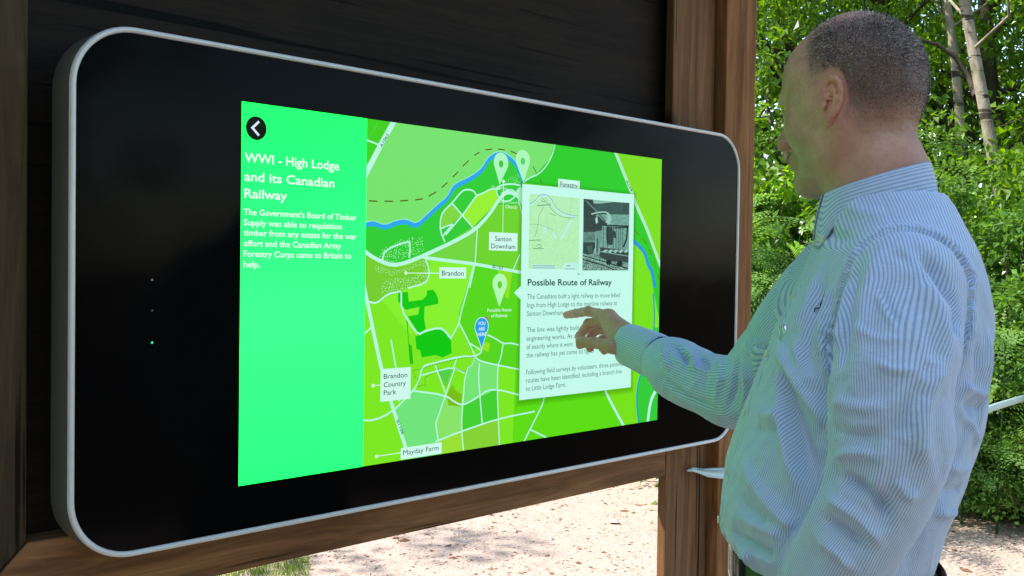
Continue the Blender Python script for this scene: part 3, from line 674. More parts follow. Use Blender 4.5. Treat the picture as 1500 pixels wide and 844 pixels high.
# --- head: right/forward/up frame of the head, in metres from between the ears
HC = at(1243, 157, 1.340); HYAW = R(5.0); HPIT = R(-6); HS = .94
hf0 = np.array([math.sin(-HYAW) * -1, math.cos(HYAW), 0]); hf0 = np.array([math.sin(HYAW), math.cos(HYAW), 0.])
hr = np.array([hf0[1], -hf0[0], 0]); HFW = hf0 * math.cos(HPIT) + np.array([0, 0, 1.]) * math.sin(HPIT); HUP = -hf0 * math.sin(HPIT) + np.array([0, 0, 1.]) * math.cos(HPIT)
def h_w(V): V = np.atleast_2d(V) * HS * np.array([1, .93, 1.02]); return HC + V[:, :1] * hr + V[:, 1:2] * HFW + V[:, 2:3] * HUP
def h_l(P_): d = np.atleast_2d(P_) - HC; return np.stack([d @ hr, d @ HFW, d @ HUP], 1) / HS / np.array([1, .93, 1.02])
neck_base = h_l(to_w([[.0, -.005, 1.455]]))[0]; neck_mid = h_l(to_w([[-.005, .0, 1.53]]))[0]
H = Field((-.125, -.16, -.27), (.125, .15, .15), .0017)
H.ell((0, -.013, .041), (.0775, .0965, .088), 0)
H.ell((0, -.060, .020), (.066, .055, .062), .03)
H.ell((0, .045, .040), (.062, .050, .056), .03)          # forehead
H.ell((0, .036, -.028), (.058, .052, .074), .03)         # face mass
for s_ in (-1, 1):
    H.ell((s_ * .042, .046, -.026), (.026, .034, .030), .02)       # cheek
    H.ell((s_ * .053, .012, -.060), (.018, .030, .030), .03)       # jaw angle
    H.cap((s_ * .053, .000, -.066), (s_ * .019, .068, -.098), .016, .015, .022)  # jaw line
    H.ell((s_ * .062, -.005, .0), (.016, .035, .030), .02)         # temple / mastoid
    H.cap((s_ * .058, -.030, -.035), (s_ * .030, .015, -.150), .019, .014, .03)  # neck muscle
H.ell((0, .076, -.096), (.022, .017, .017), .02)         # chin
H.ell((0, .040, -.096), (.042, .042, .020), .025)        # under the jaw
H.cap((-.040, .083, .022), (-.008, .092, .018), .0085, .008, .016); H.cap((.040, .083, .022), (.008, .092, .018), .0085, .008, .016)
for s_ in (-1, 1): H.ell((s_ * .033, .100, .001), (.019, .016, .014), .012, None, 'sub')   # eye socket
for s_ in (-1, 1):
    H.ell((s_ * .032, .078, .000), (.0135, .0130, .0125), .003)    # closed-down lids over the eyeball
    H.cap((s_ * .020, .0905, .004), (s_ * .043, .0835, .003), .0030, .0026, .004)
    H.cap((s_ * .021, .0895, -.006), (s_ * .042, .083, -.006), .0028, .0025, .005)
H.cap((0, .094, .014), (0, .119, -.030), .0080, .0105, .012); H.ell((0, .118, -.033), (.0112, .0115, .0100), .006)
for s_ in (-1, 1):
    H.ell((s_ * .0135, .110, -.037), (.0085, .0120, .0088), .005); H.ell((s_ * .0115, .115, -.046), (.0042, .0070, .0055), .002, None, 'sub')
H.ell((0, .086, -.062), (.026, .016, .022), .015)
H.cap((-.017, .094, -.061), (.017, .094, -.061), .0058, None, .005); H.cap((-.015, .093, -.072), (.015, .093, -.072), .0066, None, .005)
H.cap((-.022, .097, -.0665), (.022, .097, -.0665), .0018, None, .003, 'sub')
H.ell((0, .096, -.083), (.020, .008, .004), .008, None, 'sub')
H.chain([(0, -.030, -.020), tuple(neck_mid), tuple(neck_base)], [.055, .0545, .066], .04)
H.ell((neck_mid[0], neck_mid[1] - .014, neck_mid[2] + .040), (.046, .036, .040), .03)   # nape
0 and H.cap((-.030, -.098, -.064), (.030, -.098, -.064), .0016, None, .008, 'sub')             # crease on the nape
hv, hq = H.mesh(); hv = relax(hv, hq, 1, .4); del H
def sm(x, a, b): q = np.clip((x - a) / (b - a), 0, 1); return q * q * (3 - 2 * q)
hx_, hy_, hz_ = hv.T
ear_d = np.sqrt(((hy_ + .026) / .024) ** 2 + ((hz_ - .002) / .038) ** 2); isear = (np.abs(hx_) > .074) & (ear_d < 1.0) & (np.abs(hx_) > .0775 + .03 * np.maximum(0, hy_ + .02))
nz = vnoise(hv, 60, 3) * .006
tb_ = sm(hy_ + .022, 0, .016); lowline = (-.028 - sm(-hy_, .01, .07) * .030) * (1 - tb_) + (.030 + sm(hy_, .014, .045) * .055) * tb_
sb_ = sm(hy_ + .014, 0, .012) * (1 - sm(hy_ - .006, 0, .014)); side_low = lowline * (1 - sb_) + .012 * sb_
hair_w = sm(hz_ + nz, side_low - .014, side_low + .064)
front_edge = .062 - .035 * sm(np.abs(hx_), .02, .05) + nz * 1.5
frontf = 1 - sm(hy_ + nz, front_edge - .040, front_edge + .014)
top = sm(hz_, .085, .120)
hair_w = hair_w * frontf * (1 - .88 * top * (1 - sm(-hy_, .03, .09) * .5)) * (1 - sm(1.15 - ear_d, 0, .3) * (np.abs(hx_) > .05))
beard = sm(-hz_, .02, .05) * sm(hy_, .0, .03) * (hz_ > -.13) * .22
red_w = np.clip(np.exp(-(((hy_ + .030) / .022) ** 2 + ((hz_ + .008) / .035) ** 2)) * (np.abs(hx_) > .04) * .7 + .35 * sm(-hz_, .05, .12) * (hy_ < .02) + .75 * np.exp(-((hx_ / .02) ** 2 + ((hy_ - .115) / .02) ** 2 + ((hz_ + .036) / .016) ** 2)), 0, 1)
# ears, on a finer grid
ear_parts = []
for s_ in (-1, 1):
    EA = Field((s_ * .085 - .030, -.068, -.055), (s_ * .085 + .030, .023, .045), .0009)
    eo = np.array([s_ * .0765, -.026, -.007]); out_ = np.array([s_ * .99, .0, .08]); out_ /= np.linalg.norm(out_)
    eu = np.array([s_ * .10, -.16, .98]); eu -= out_ * (eu @ out_); eu /= np.linalg.norm(eu); ebk = np.cross(eu, out_) * -s_; ebk *= -1 if ebk[1] > 0 else 1
    E = lambda a, b, n_=0: tuple(eo + ebk * a * .98 + eu * b * .95 + out_ * n_)
    rot = np.array([ebk, eu, out_])
    EA.ell(E(.004, .006, .004), (.0160, .0260, .0052), .004, rot)
    EA.ell(E(.0, .0, -.002), (.010, .020, .008), .006, rot)
    EA.ell(E(-.002, -.026, .0035), (.0078, .0095, .0045), .006, rot)                     # lobe
    EA.ell(E(.0055, .009, .0115), (.0118, .0200, .0046), .003, rot, 'sub')
    EA.ell(E(-.0005, -.006, .0075), (.0082, .0125, .0120), .003, rot, 'sub')               # concha
    hx = [(-.0085, .004), (-.0110, .014), (-.0095, .0245), (-.002, .0312), (.0075, .0305), (.0150, .0235), (.0182, .013), (.0175, .001), (.0135, -.0105), (.0070, -.0195), (.0015, -.0255)]
    EA.chain([E(a, b, .0075 + .0015 * math.sin(i * .3)) for i, (a, b) in enumerate(hx)], [.0026, .0031, .0035, .0038, .0040, .0040, .0039, .0036, .0033, .0034, .0038], .0022)
    EA.chain([E(a, b, .0082) for a, b in [(.0015, .0215), (.0075, .0130), (.0098, .003), (.0075, -.0075), (.0015, -.0155)]], [.0018, .0026, .0031, .0030, .0026], .003)   # antihelix
    EA.cap(E(.0085, .0125, .0072), E(-.0045, .0165, .0070), .0022, .0016, .003)
    EA.ell(E(-.0098, -.0055, .0058), (.0042, .0062, .0040), .003, rot)                     # tragus
    EA.cap(E(-.0065, .0035, .006), E(.003, .0025, .0045), .0018, .0014, .003)             # helix crus
    ev_, eq_ = EA.mesh(); ear_parts.append((relax(ev_, eq_, 1, .5), eq_))
head_w = h_w(hv)

# --- right hand, wrist and forearm, in world space
G = Field(at(950, 470, 1.90) - np.array([.22, .20, .12]), at(890, 490, 1.95) + np.array([.09, .11, .10]), .0015)
W0 = at(945, 512, 1.80); W1 = at(922, 503, 1.846)
mc = [at(892, 464, 1.893), at(892, 469, 1.918), at(896, 478, 1.940), at(901, 489, 1.958)]
kk = at(892, 469, 1.918) - W1; hn = np.cross(kk, mc[3] - mc[0]); hn /= np.linalg.norm(hn)
G.chain([at(990, 532, 1.735), W0, W1], [.027, .0270, .0265], .02, flat=(hn, .86))
for i, m_ in enumerate(mc): G.cap(W1 * .9 + m_ * .1, m_, .0175, [.0140, .0135, .0130, .0120][i], .014)
G.cap(at(912, 488, 1.865), at(900, 482, 1.90), .018, .015, .02)
fing = [([mc[0], at(861.5, 456, 1.930), at(844, 459, 1.958), at(830, 461.5, 1.981)], [.0118, .0094, .0084, .0074]),
        ([mc[1], at(862, 474, 1.945), at(849.5, 492, 1.952), at(849, 506, 1.940)], [.0118, .0095, .0085, .0076]),
        ([mc[2], at(869, 486, 1.972), at(861.5, 502, 1.970), at(864, 511, 1.956)], [.0113, .0090, .0080, .0072]),
        ([mc[3], at(882, 497, 1.985), at(881.5, 509, 1.980), at(885, 515, 1.968)], [.0102, .0080, .0072, .0066])]
for pts, rs in fing:
    for i in range(3):
        a, b = pts[i], pts[i + 1]; mid = (a + b) / 2
        G.cap(a, mid, rs[i], (rs[i] + rs[i + 1]) / 2 * .94, .004 if i else .010); G.cap(mid, b, (rs[i] + rs[i + 1]) / 2 * .94, rs[i + 1], .004)
th_ = [at(919, 512, 1.838), at(895, 507, 1.832), at(870, 502, 1.850), at(850, 500.5, 1.868)]
G.cap(th_[0], th_[1], .0170, .0135, .012); G.cap(th_[1], th_[2], .0120, .0102, .006); G.cap(th_[2], th_[3], .0104, .0090, .004); G.ell(at(855, 501.5, 1.865), (.0108, .0106, .0104), .004)
G.cap(at(905, 499, 1.850), at(893, 476, 1.888), .0125, .0100, .014)       # web between thumb and index
gv, gq = G.mesh(); gv = relax(gv, gq, 1, .4); del G
jn = [p[k] for p, r_ in fing for k in (1, 2)] + [th_[1], th_[2]]
g_red = np.zeros(len(gv))
for p, r_ in fing + [(th_, 0)]: g_red = np.maximum(g_red, np.exp(-(np.linalg.norm(gv - p[-1], axis=1) / .014) ** 2) * .8)
for j in jn: g_red = np.maximum(g_red, np.exp(-(np.linalg.norm(gv - j, axis=1) / .009) ** 2) * .45)
# fingernail on the thumb and the index finger are separate parts, below
# --- hidden trunk, arms and legs (coarse, under the clothes), same skin
B = Field((-.30, -.20, .02), (.42, .42, 1.50), .012)
lsh, rsh = np.array([-.165, .0, 1.395]), np.array([.175, .02, 1.415])
relb = np.array([.300, .150, 1.235]); rwr = to_l(at(960, 518, 1.78))[0]; lelb = L_(1296, 705, 1.105); lwr = L_(1212, 868, 1.165); lhd = L_(1165, 925, 1.20)
B.cap((0, .0, 1.44), (0, .03, 1.28), .045, .085, .04, flat=((1, 0, 0), 1.3)); B.cap((0, .03, 1.28), (0, .05, 1.02), .085, .085, .04, flat=((1, 0, 0), 1.4))
for p0, p1, p2, r_ in ((lsh, lelb, lwr, 1), (rsh, relb, rwr, 1)): B.chain([p0, p1, p2], [.040, .030, .024], .02)
B.chain([lwr, lhd], [.026, .030], .02); bv_, bq_ = None, None
for s_ in (-1, 1): B.chain([(s_ * .085, .03, .98), (s_ * .095, .03, .52), (s_ * .10, .02, .09)], [.075, .052, .035], .03)
bv_, bq_ = B.mesh(); bw = to_w(relax(bv_, bq_, 2)); del B
# left hand, out of the picture below, closed on the belt
G2 = Field(to_w(lhd)[0] - .13, to_w(lhd)[0] + .13, .003); lw_ = to_w(lwr)[0]; lh_ = to_w(lhd)[0]; dr_ = (lh_ - lw_) / np.linalg.norm(lh_ - lw_); sd_ = np.cross(dr_, [0, 0, 1.]); sd_ /= np.linalg.norm(sd_); nn_ = np.cross(sd_, dr_)
G2.chain([lw_, lh_], [.026, .028], .01)
for i in range(4):
    k0 = lh_ + sd_ * (.030 - .020 * i) + dr_ * .03; G2.chain([lh_, k0, k0 + dr_ * .035 - nn_ * .01, k0 + dr_ * .045 - nn_ * .035, k0 + dr_ * .03 - nn_ * .05], [.018, .012, .010, .009, .008], .006)
G2.chain([lh_ + sd_ * .02, lh_ + sd_ * .05 + dr_ * .01 - nn_ * .02, lh_ + sd_ * .05 + dr_ * .045 - nn_ * .035], [.016, .012, .009], .006)
g2v, g2q = G2.mesh(); del G2
parts = [(head_w, hq, np.clip(hair_w + beard, 0, 1), red_w), (gv, gq, np.zeros(len(gv)), g_red), (bw, bq_, np.zeros(len(bw)), np.zeros(len(bw))), (g2v, g2q, np.zeros(len(g2v)), np.zeros(len(g2v)))] + [(h_w(e_v), e_q, np.zeros(len(e_v)), np.full(len(e_v), .42)) for e_v, e_q in ear_parts]
off = 0; VV, QQ = [], []
for v_, q_, _, _ in parts: VV.append(v_ - PO); QQ.append(q_ + off); off += len(v_)
body = mesh_obj('body', np.vstack(VV), np.vstack(QQ), M['skin'], man, True)
set_attr(body, 'hair', np.concatenate([p[2] for p in parts])); set_attr(body, 'red', np.concatenate([p[3] for p in parts]))

# --- cropped hair: short separate hairs, dark with many white ones
hn_ = normals(hv, hq); dens = hair_w; dens = dens ** 1.5; pr_ = dens / dens.sum()
NH = 36000; pick = rng.choice(len(hv), NH, p=pr_); p0 = hv[pick] + rng.normal(0, .0008, (NH, 3)) + hn_[pick] * .0001
flow = np.stack([np.zeros(NH), np.where(hv[pick][:, 2] > .09, .5, .1), np.full(NH, -.8)], 1); flow[hv[pick][:, 2] > .10] *= np.array([1, 1.6, .1])
dv = hn_[pick] * .8 + flow * .55 + rng.normal(0, .28, (NH, 3)); dv -= 0; dv /= np.linalg.norm(dv, axis=1)[:, None]
ln = (.0022 + .0034 * sm(hv[pick][:, 2], .0, .075)) * rng.uniform(.6, 1.25, NH) * (1 - .25 * (hv[pick][:, 2] > .105))
sdv = np.cross(dv, rng.normal(0, 1, (NH, 3))); sdv /= np.linalg.norm(sdv, axis=1)[:, None]; wd_ = (rng.uniform(.00016, .00034, NH))[:, None]
tri = np.stack([p0 - sdv * wd_, p0 + sdv * wd_, p0 + dv * ln[:, None]], 1).reshape(-1, 3)
white = rng.random(NH) < (.15 + .30 * np.exp(-((hv[pick][:, 2] - .065) / .035) ** 2))
M['hair_dark'] = simple('dark_hair', (.045, .041, .040), .5); M['hair_white'] = simple('white_hair', (.66, .65, .63), .45)
hair = mesh_obj('hair', h_w(tri) - PO, np.arange(NH * 3).reshape(-1, 3), [M['hair_dark'], M['hair_white']], man, False, white.astype(int))
hair['label'] = 'close-cropped dark hair mixed with grey'
# eyes, lids' lashes and eyebrows
M['eye'] = simple('eye_white', (.75, .72, .68), .15); M['iris'] = simple('dark_iris', (.03, .025, .02), .1)
def uvs(c, r, seg=20, ring=12):
    vs_ = [(c[0] + r * math.sin(math.pi * i / ring) * math.cos(2 * math.pi * j / seg), c[1] + r * math.sin(math.pi * i / ring) * math.sin(2 * math.pi * j / seg), c[2] + r * math.cos(math.pi * i / ring)) for i in range(ring + 1) for j in range(seg)]
    return vs_, [(i * seg + j, (i + 1) * seg + j, (i + 1) * seg + (j + 1) % seg, i * seg + (j + 1) % seg) for i in range(ring) for j in range(seg)]
for s_ in (-1, 1):
    v_, f_ = uvs((s_ * .032, .0805, -.0010), .0118); o = mesh_obj('eye', h_w(np.array(v_)) - PO, f_, [M['eye'], M['iris']], man, True)
    for p in o.data.polygons:
        cc_ = np.mean([v_[i] for i in p.vertices], axis=0)
        if cc_[1] > .0905 and abs(cc_[2] + .003) < .006: p.material_index = 1
    nb = 260; q = rng.random(nb); bx_ = s_ * (.012 + .040 * q); by_ = .1005 - .030 * q ** 1.8 + rng.normal(0, .0008, nb); bz_ = .0225 + .006 * np.sin(q * 2.6) + rng.normal(0, .0018, nb)
    p0 = np.stack([bx_, by_, bz_], 1); dv = np.stack([np.full(nb, s_ * .8), np.full(nb, .25), np.full(nb, .25)], 1) + rng.normal(0, .25, (nb, 3)); dv /= np.linalg.norm(dv, axis=1)[:, None]
    sdv = np.cross(dv, rng.normal(0, 1, (nb, 3))); sdv /= np.linalg.norm(sdv, axis=1)[:, None]
    mesh_obj('eyebrow', h_w(np.stack([p0 - sdv * .00022, p0 + sdv * .00022, p0 + dv * .007], 1).reshape(-1, 3)) - PO, np.arange(nb * 3).reshape(-1, 3), M['hair_dark'], man)
    nl = 60; q = rng.random(nl); p0 = np.stack([s_ * (.022 + .021 * q), .0945 - .008 * q ** 2, np.full(nl, .0015)], 1); dv = np.stack([s_ * (q - .3), np.full(nl, 1.), np.full(nl, -.15)], 1) + rng.normal(0, .12, (nl, 3)); dv /= np.linalg.norm(dv, axis=1)[:, None]
    mesh_obj('eyelash', h_w(np.stack([p0 - [.0005, 0, 0], p0 + [.0005, 0, 0], p0 + dv * .008], 1).reshape(-1, 3)) - PO, np.arange(nl * 3).reshape(-1, 3), M['hair_dark'], man)
# fingernails
M['nail'] = simple('fingernail', (.52, .28, .21), .5)
def nail(tip, prev, up, r):
    d = tip - prev; d /= np.linalg.norm(d); u = up - d * (up @ d); u /= np.linalg.norm(u); s2 = np.cross(d, u); vs_, fs_ = [], []
    for i in range(5):
        for j in range(7):
            a = (j - 3) / 3 * .85; q = (i / 4 - .5) * .0125; vs_.append(tip + d * (q + .001) + u * (math.cos(a) * (r + .0004) - .0012 * (i / 4 - .5) ** 2 * 4) + s2 * math.sin(a) * r * .95)
    for i in range(4):
        for j in range(6): fs_.append((i * 7 + j, i * 7 + j + 1, i * 7 + j + 8, i * 7 + j + 7))
    o = mesh_obj('fingernail', np.array(vs_) - PO, fs_, M['nail'], man, True); s3 = o.modifiers.new('s', 'SOLIDIFY'); s3.thickness = .0006
for pts, rs in fing: nail(pts[3], pts[2], -hn if (-hn)[2] > 0 else hn, rs[3])
# --- shirt: trunk and sleeves as one smooth solid, cut at the armhole seams into parts
TZ = np.array([.98, 1.02, 1.045, 1.06, 1.09, 1.12, 1.18, 1.24, 1.30, 1.36, 1.42, 1.46, 1.49, 1.515, 1.54, 1.57])
TB = np.array([.145, .150, .155, .165, .180, .182, .184, .188, .190, .190, .182, .160, .132, .104, .078, .062])
TA = np.array([.104, .108, .111, .118, .132, .137, .144, .143, .137, .126, .108, .096, .086, .078, .070, .062])
TY = np.array([.045, .050, .055, .064, .068, .064, .048, .030, .016, .006, -.004, -.006, -.004, -.002, .004, .008])
def torso_fn(X, Y, Z):
    z = Z.ravel(); b = np.interp(z, TZ, TB)[None, None, :]; a = np.interp(z, TZ, TA)[None, None, :]; yc = np.interp(z, TZ, TY)[None, None, :]
    q = (np.abs(X / b) ** 2.3 + np.abs((Y - yc) / a) ** 2.3) ** (1 / 2.3)
    d = (q - 1) * np.minimum(a, b); d = np.maximum(d, Z - 1.535); return np.maximum(d, 1.035 - Z)
l1 = L_(1322, 420, 1.150); l2 = L_(1307, 560, 1.088); l3 = L_(1298, 690, 1.086); l4 = L_(1236, 815, 1.118); l5 = L_(1185, 900, 1.180)
r1 = np.array([.165, .02, 1.42]); r2 = np.array([.300, .148, 1.238]); r3 = to_l(at(1010, 551, 1.715))[0]; r4 = to_l(at(974, 529, 1.768))[0]
T = Field((-.36, -.26, 1.02), (.56, .42, 1.56), .0045)
T.fn((-.23, -.18, 1.02), (.23, .24, 1.56), torso_fn, 0)
def spl(pts, n=6):
    P_ = [np.array(p) for p in pts]; P_ = [2 * P_[0] - P_[1]] + P_ + [2 * P_[-1] - P_[-2]]; out = []
    for i in range(1, len(P_) - 2):
        for j in range(n):
            t_ = j / n; a, b, c_, d = P_[i - 1:i + 3]; out.append(.5 * (2 * b + (c_ - a) * t_ + (2 * a - 5 * b + 4 * c_ - d) * t_ ** 2 + (3 * b - a - 3 * c_ + d) * t_ ** 3))
    return out + [P_[-2]]
Lax = spl([l1, l2, l3, l4, l5]); Rax = spl([r1, (r1 + r2) / 2, r2, r3, r4])
T.cap(l1 + [.055, -.005, .014], l1, .058, .063, .020)
def rad(v, n): return list(np.interp(np.linspace(0, len(v) - 1, n), range(len(v)), v))
T.chain(Lax, rad([.0635, .0630, .0560, .0495, .0440], len(Lax)), .009)
T.chain(Rax, rad([.072, .060, .050, .0425, .0345], len(Rax)), .022)
tv, tq = T.mesh(); del T
tv = relax(tv, tq, 3, .5)
dL, pL = seg_dist(tv, Lax); dR, pR = seg_dist(tv, Rax)
# armhole seams: a bent sheet through shoulder tip and armpit
x_, y_, z_ = tv.T
isL = ((x_ < -.150 - .10 * np.clip(1.47 - z_, -.1, .04) + .05 * np.clip(1.36 - z_, 0, 1)) & (dL < .078) & (z_ > 1.30)) | ((z_ <= 1.30) & (dL < .0725 - .012 * (pL > .5)) & (x_ < -.150)) 
isR = ((x_ > .160) & (dR < .085) & (z_ > 1.32)) | ((dR < .072) & ((x_ > .205) | (y_ > .185)))
# cloth coordinates (metres): across the stripes, along the stripes
def cloth(V, which):
    if which == 'T':
        dy = V[:, 1] - np.interp(V[:, 2], TZ, TY); X = np.abs(V[:, 0]); s_ = np.tanh(dy / .035); B_ = .185
        return np.stack([((.14 - dy) + B_ - s_ * (B_ - X) * (1 - sm(V[:, 2], 1.415, 1.465))) * np.where(V[:, 0] < 0, 1, -1), V[:, 2], np.zeros(len(V))], 1)
    if which == 'L':
        A = np.array(Lax)[::-1]; c_ = np.stack([np.interp(V[:, 2], A[:, 2], A[:, k]) for k in (0, 1)], 1); r_ = V[:, :2] - c_
        return np.stack([r_[:, 1] + np.tanh(r_[:, 1] / .03) * (r_[:, 0] + .064) * sm(1.46 - V[:, 2], 0, .09), 1.5 - V[:, 2], np.zeros(len(V))], 1)
    A = np.array(Rax); s_ = (A[:, 0] + A[:, 1]) * .7071; sv = (V[:, 0] + V[:, 1]) * .7071; o_ = (A[:, 0] - A[:, 1]) * .7071; oc = np.interp(sv, s_, o_); zc = np.interp(sv, s_, A[:, 2])
    return np.stack([np.arctan2(V[:, 2] - zc, -((V[:, 0] - V[:, 1]) * .7071 - oc)) * .052, sv, np.zeros(len(V))], 1)
# refine the sheet before the folds go in
def subdivide(V, Fq, lab):
    E_ = np.sort(np.vstack([Fq[:, [0, 1]], Fq[:, [1, 2]], Fq[:, [2, 3]], Fq[:, [3, 0]]]), axis=1); key = E_[:, 0].astype(np.int64) * len(V) + E_[:, 1]
    uq, inv = np.unique(key, return_inverse=True); inv = inv.ravel(); n = len(V); m = len(Fq); ev = (V[uq // n] + V[uq % n]) / 2; fv = V[Fq].mean(1)
    e = [n + inv[i * m:(i + 1) * m] for i in range(4)]; c = n + len(uq) + np.arange(m)
    Q = np.vstack([np.stack([Fq[:, i], e[i], c, e[i - 1]], 1) for i in range(4)])
    return np.vstack([V, ev, fv]), Q, np.concatenate([lab, lab[uq // n] , lab[Fq[:, 0]]])
lab_ = np.where(isL, 1, np.where(isR, 2, 0))
tv, tq, lab_ = subdivide(tv, tq, lab_); tv = relax(tv, tq, 2, .5)
tn = normals(tv, tq); pj = project(to_w(tv))
def on_cloth(px, py, which=None):
    """the visible point of the shirt at a place in the picture, found on the cloth itself"""
    d = np.hypot(pj[:, 0] - px, pj[:, 1] - py); m = np.where(d < 9)[0]
    if which is not None and len(m): mm = m[lab_[m] == which]; m = mm if len(mm) else m
    if len(m) == 0: m = np.argsort(d)[:8]
    return tv[m[np.argmin(pj[m, 2] + d[m] * .002)]]
disp = np.zeros(len(tv))
def fold(pts, amp, wd, which=None, taper=True):
    """a ridge (amp > 0) or a crease (amp < 0) along a line on the cloth; amp and width in mm"""
    global disp
    P3 = [on_cloth(px, py, which) for px, py in pts]; P3 = [np.array(p) for p in smooth_line(P3, 1)] if len(P3) > 2 else P3
    near = np.linalg.norm(tv - np.mean(P3, axis=0), axis=1) < .5
    if which is not None: near &= lab_ == which
    d, s_ = seg_dist(tv[near], P3); k = np.exp(-(d / (wd * .00085)) ** 2); k *= np.clip(np.sin(np.clip(s_, .04, .96) * math.pi) * 1.6, 0, 1) if taper else 1
    disp[near] += amp * .0022 * k
S0, SL, SR = 0, 1, 2
# trunk, front and side: the pull from the reaching arm and the soft belly
fold([(1137, 503), (1150, 530), (1172, 562), (1195, 600), (1216, 635)], 6, 11, S0)
fold([(1137, 515), (1140, 560), (1148, 620), (1158, 680), (1174, 730)], 5.5, 10, S0)
fold([(1143, 540), (1160, 610), (1180, 670), (1200, 715)], -7, 16, S0)
fold([(1196, 640), (1208, 690), (1206, 735)], -5, 12, S0)
fold([(1085, 650), (1095, 690), (1125, 735), (1170, 775), (1215, 800)], 5, 11, S0)
fold([(1070, 700), (1085, 735), (1130, 775), (1180, 800)], -4, 9, S0)
fold([(1062, 775), (1090, 795), (1140, 815), (1190, 835)], -6, 8, S0); fold([(1062, 752), (1100, 765), (1150, 785), (1200, 806)], 4, 9, S0); fold([(1066, 796), (1100, 820), (1150, 838)], 5, 7, S0)
fold([(1105, 600), (1125, 612), (1150, 608)], 3, 7, S0); fold([(1095, 625), (1120, 632), (1150, 630)], -3, 7, S0)
fold([(1190, 395), (1180, 440), (1160, 490)], 3, 10, S0); fold([(1205, 400), (1196, 450), (1180, 510), (1190, 560)], -4, 10, S0); fold([(1222, 400), (1212, 450), (1206, 520), (1214, 580)], 4.5, 9, S0)
fold([(1165, 500), (1178, 540), (1200, 575)], 3, 8, S0); fold([(1195, 500), (1205, 545), (1213, 600)], -4, 8, S0)
fold([(1200, 330), (1225, 350), (1250, 345)], -2.5, 10, S0); fold([(1240, 300), (1270, 315), (1300, 318)], 2, 12, S0)
# back, seen past the arm
fold([(1432, 480), (1436, 540), (1425, 600), (1405, 660)], -3.0, 11, S0); fold([(1449, 470), (1452, 540), (1444, 610), (1425, 670)], 2.4, 8, S0)
fold([(1410, 565), (1430, 574), (1452, 580)], 3.0, 6, S0); fold([(1405, 590), (1430, 598), (1450, 600)], -2.4, 7, S0); fold([(1412, 610), (1430, 630), (1438, 660)], 2.4, 6, S0); fold([(1380, 680), (1405, 690), (1430, 682)], 2.4, 8, S0); fold([(1370, 712), (1390, 722), (1415, 715)], -3.6, 9, S0); fold([(1366, 745), (1385, 752), (1402, 742)], 3.0, 7, S0)
fold([(1395, 380), (1420, 420), (1436, 460)], -1.5, 10, S0)
# near sleeve
fold([(1296, 362), (1276, 400), (1262, 460), (1256, 530)], 3.5, 11, SL); fold([(1262, 376), (1244, 420), (1236, 500), (1232, 560)], -4, 10, SL); fold([(1246, 400), (1228, 450), (1222, 520)], 4, 8, SL)
fold([(1322, 372), (1346, 405), (1370, 450), (1384, 500), (1388, 550)], 4.5, 12, SL); fold([(1345, 368), (1378, 405), (1402, 450), (1412, 500)], -7, 11, SL); fold([(1305, 365), (1335, 390), (1360, 430)], -2.5, 9, SL)
fold([(1288, 430), (1296, 455), (1312, 480)], 2.2, 4, SL); fold([(1294, 430), (1303, 455), (1318, 478)], -2, 4, SL)
fold([(1385, 520), (1352, 590), (1345, 650), (1362, 690)], 4.5, 12, SL); fold([(1360, 560), (1334, 600), (1322, 650)], -3.5, 12, SL); fold([(1300, 640), (1290, 690), (1272, 740)], 3, 9, SL)
fold([(1220, 585), (1260, 600), (1300, 592)], 2.5, 8, SL); fold([(1222, 625), (1255, 640), (1290, 635)], -3, 8, SL); fold([(1225, 672), (1250, 660), (1290, 668)], 4, 7, SL)
fold([(1228, 700), (1252, 708), (1290, 735), (1300, 770)], -7, 8, SL); fold([(1212, 728), (1240, 742), (1275, 775), (1290, 800)], 5, 8, SL); fold([(1205, 760), (1235, 775), (1262, 806)], -5.5, 7, SL); fold([(1196, 790), (1225, 806), (1250, 835)], 4.5, 7, SL)
fold([(1282, 530), (1310, 545), (1345, 540)], 2, 5, SL); fold([(1250, 480), (1290, 500), (1330, 495)], 1.6, 6, SL); fold([(1312, 700), (1330, 730), (1345, 720)], 3, 7, SL)
# reaching sleeve
for q in (((970, 500), (975, 525), (985, 545), 4, 5), ((985, 500), (1003, 520), (1008, 545), -4.5, 5), ((1000, 503), (1022, 530), (1020, 560), 4, 6), ((1022, 510), (1038, 535), (1032, 570), -4, 6), ((1055, 514), (1062, 545), (1048, 585), 4.5, 7), ((1072, 518), (1078, 560), (1068, 600), -4.5, 6), ((1090, 524), (1098, 565), (1085, 608), 4, 6)):
    fold(list(q[:3]), q[3], q[4], SR)
fold([(965, 548), (1000, 580), (1050, 600)], -3, 7, SR); fold([(978, 520), (1010, 538), (1050, 548)], 2.5, 6, SR)
# hanging cloth everywhere: broad soft undulation and small rumples, drawn out along the cloth
cl = np.where((lab_ == 0)[:, None], cloth(tv, 'T'), np.where((lab_ == 1)[:, None], cloth(tv, 'L'), cloth(tv, 'R')))
q3 = np.stack([tv[:, 0] * 1.0 + .35 * tv[:, 2], tv[:, 1] + .3 * tv[:, 2], tv[:, 2] * .45], 1)
loose = np.clip((1.47 - tv[:, 2]) / .10, .15, 1)
disp += loose * (.0052 * vnoise(q3, 15, 5, 2) + .0032 * (1 - 2 * np.abs(vnoise(q3 * [1, 1, 1.5], 24, 9, 2))) - .0012)
sl_ = lab_ > 0; qs = np.stack([cl[:, 0] * 12, cl[:, 1] * 22, lab_ * 9.], 1); disp[sl_] += .0022 * vnoise(qs, 1., 11, 3)[sl_] * loose[sl_]
rum = vnoise(tv, 90, 21, 2); disp += .0006 * rum
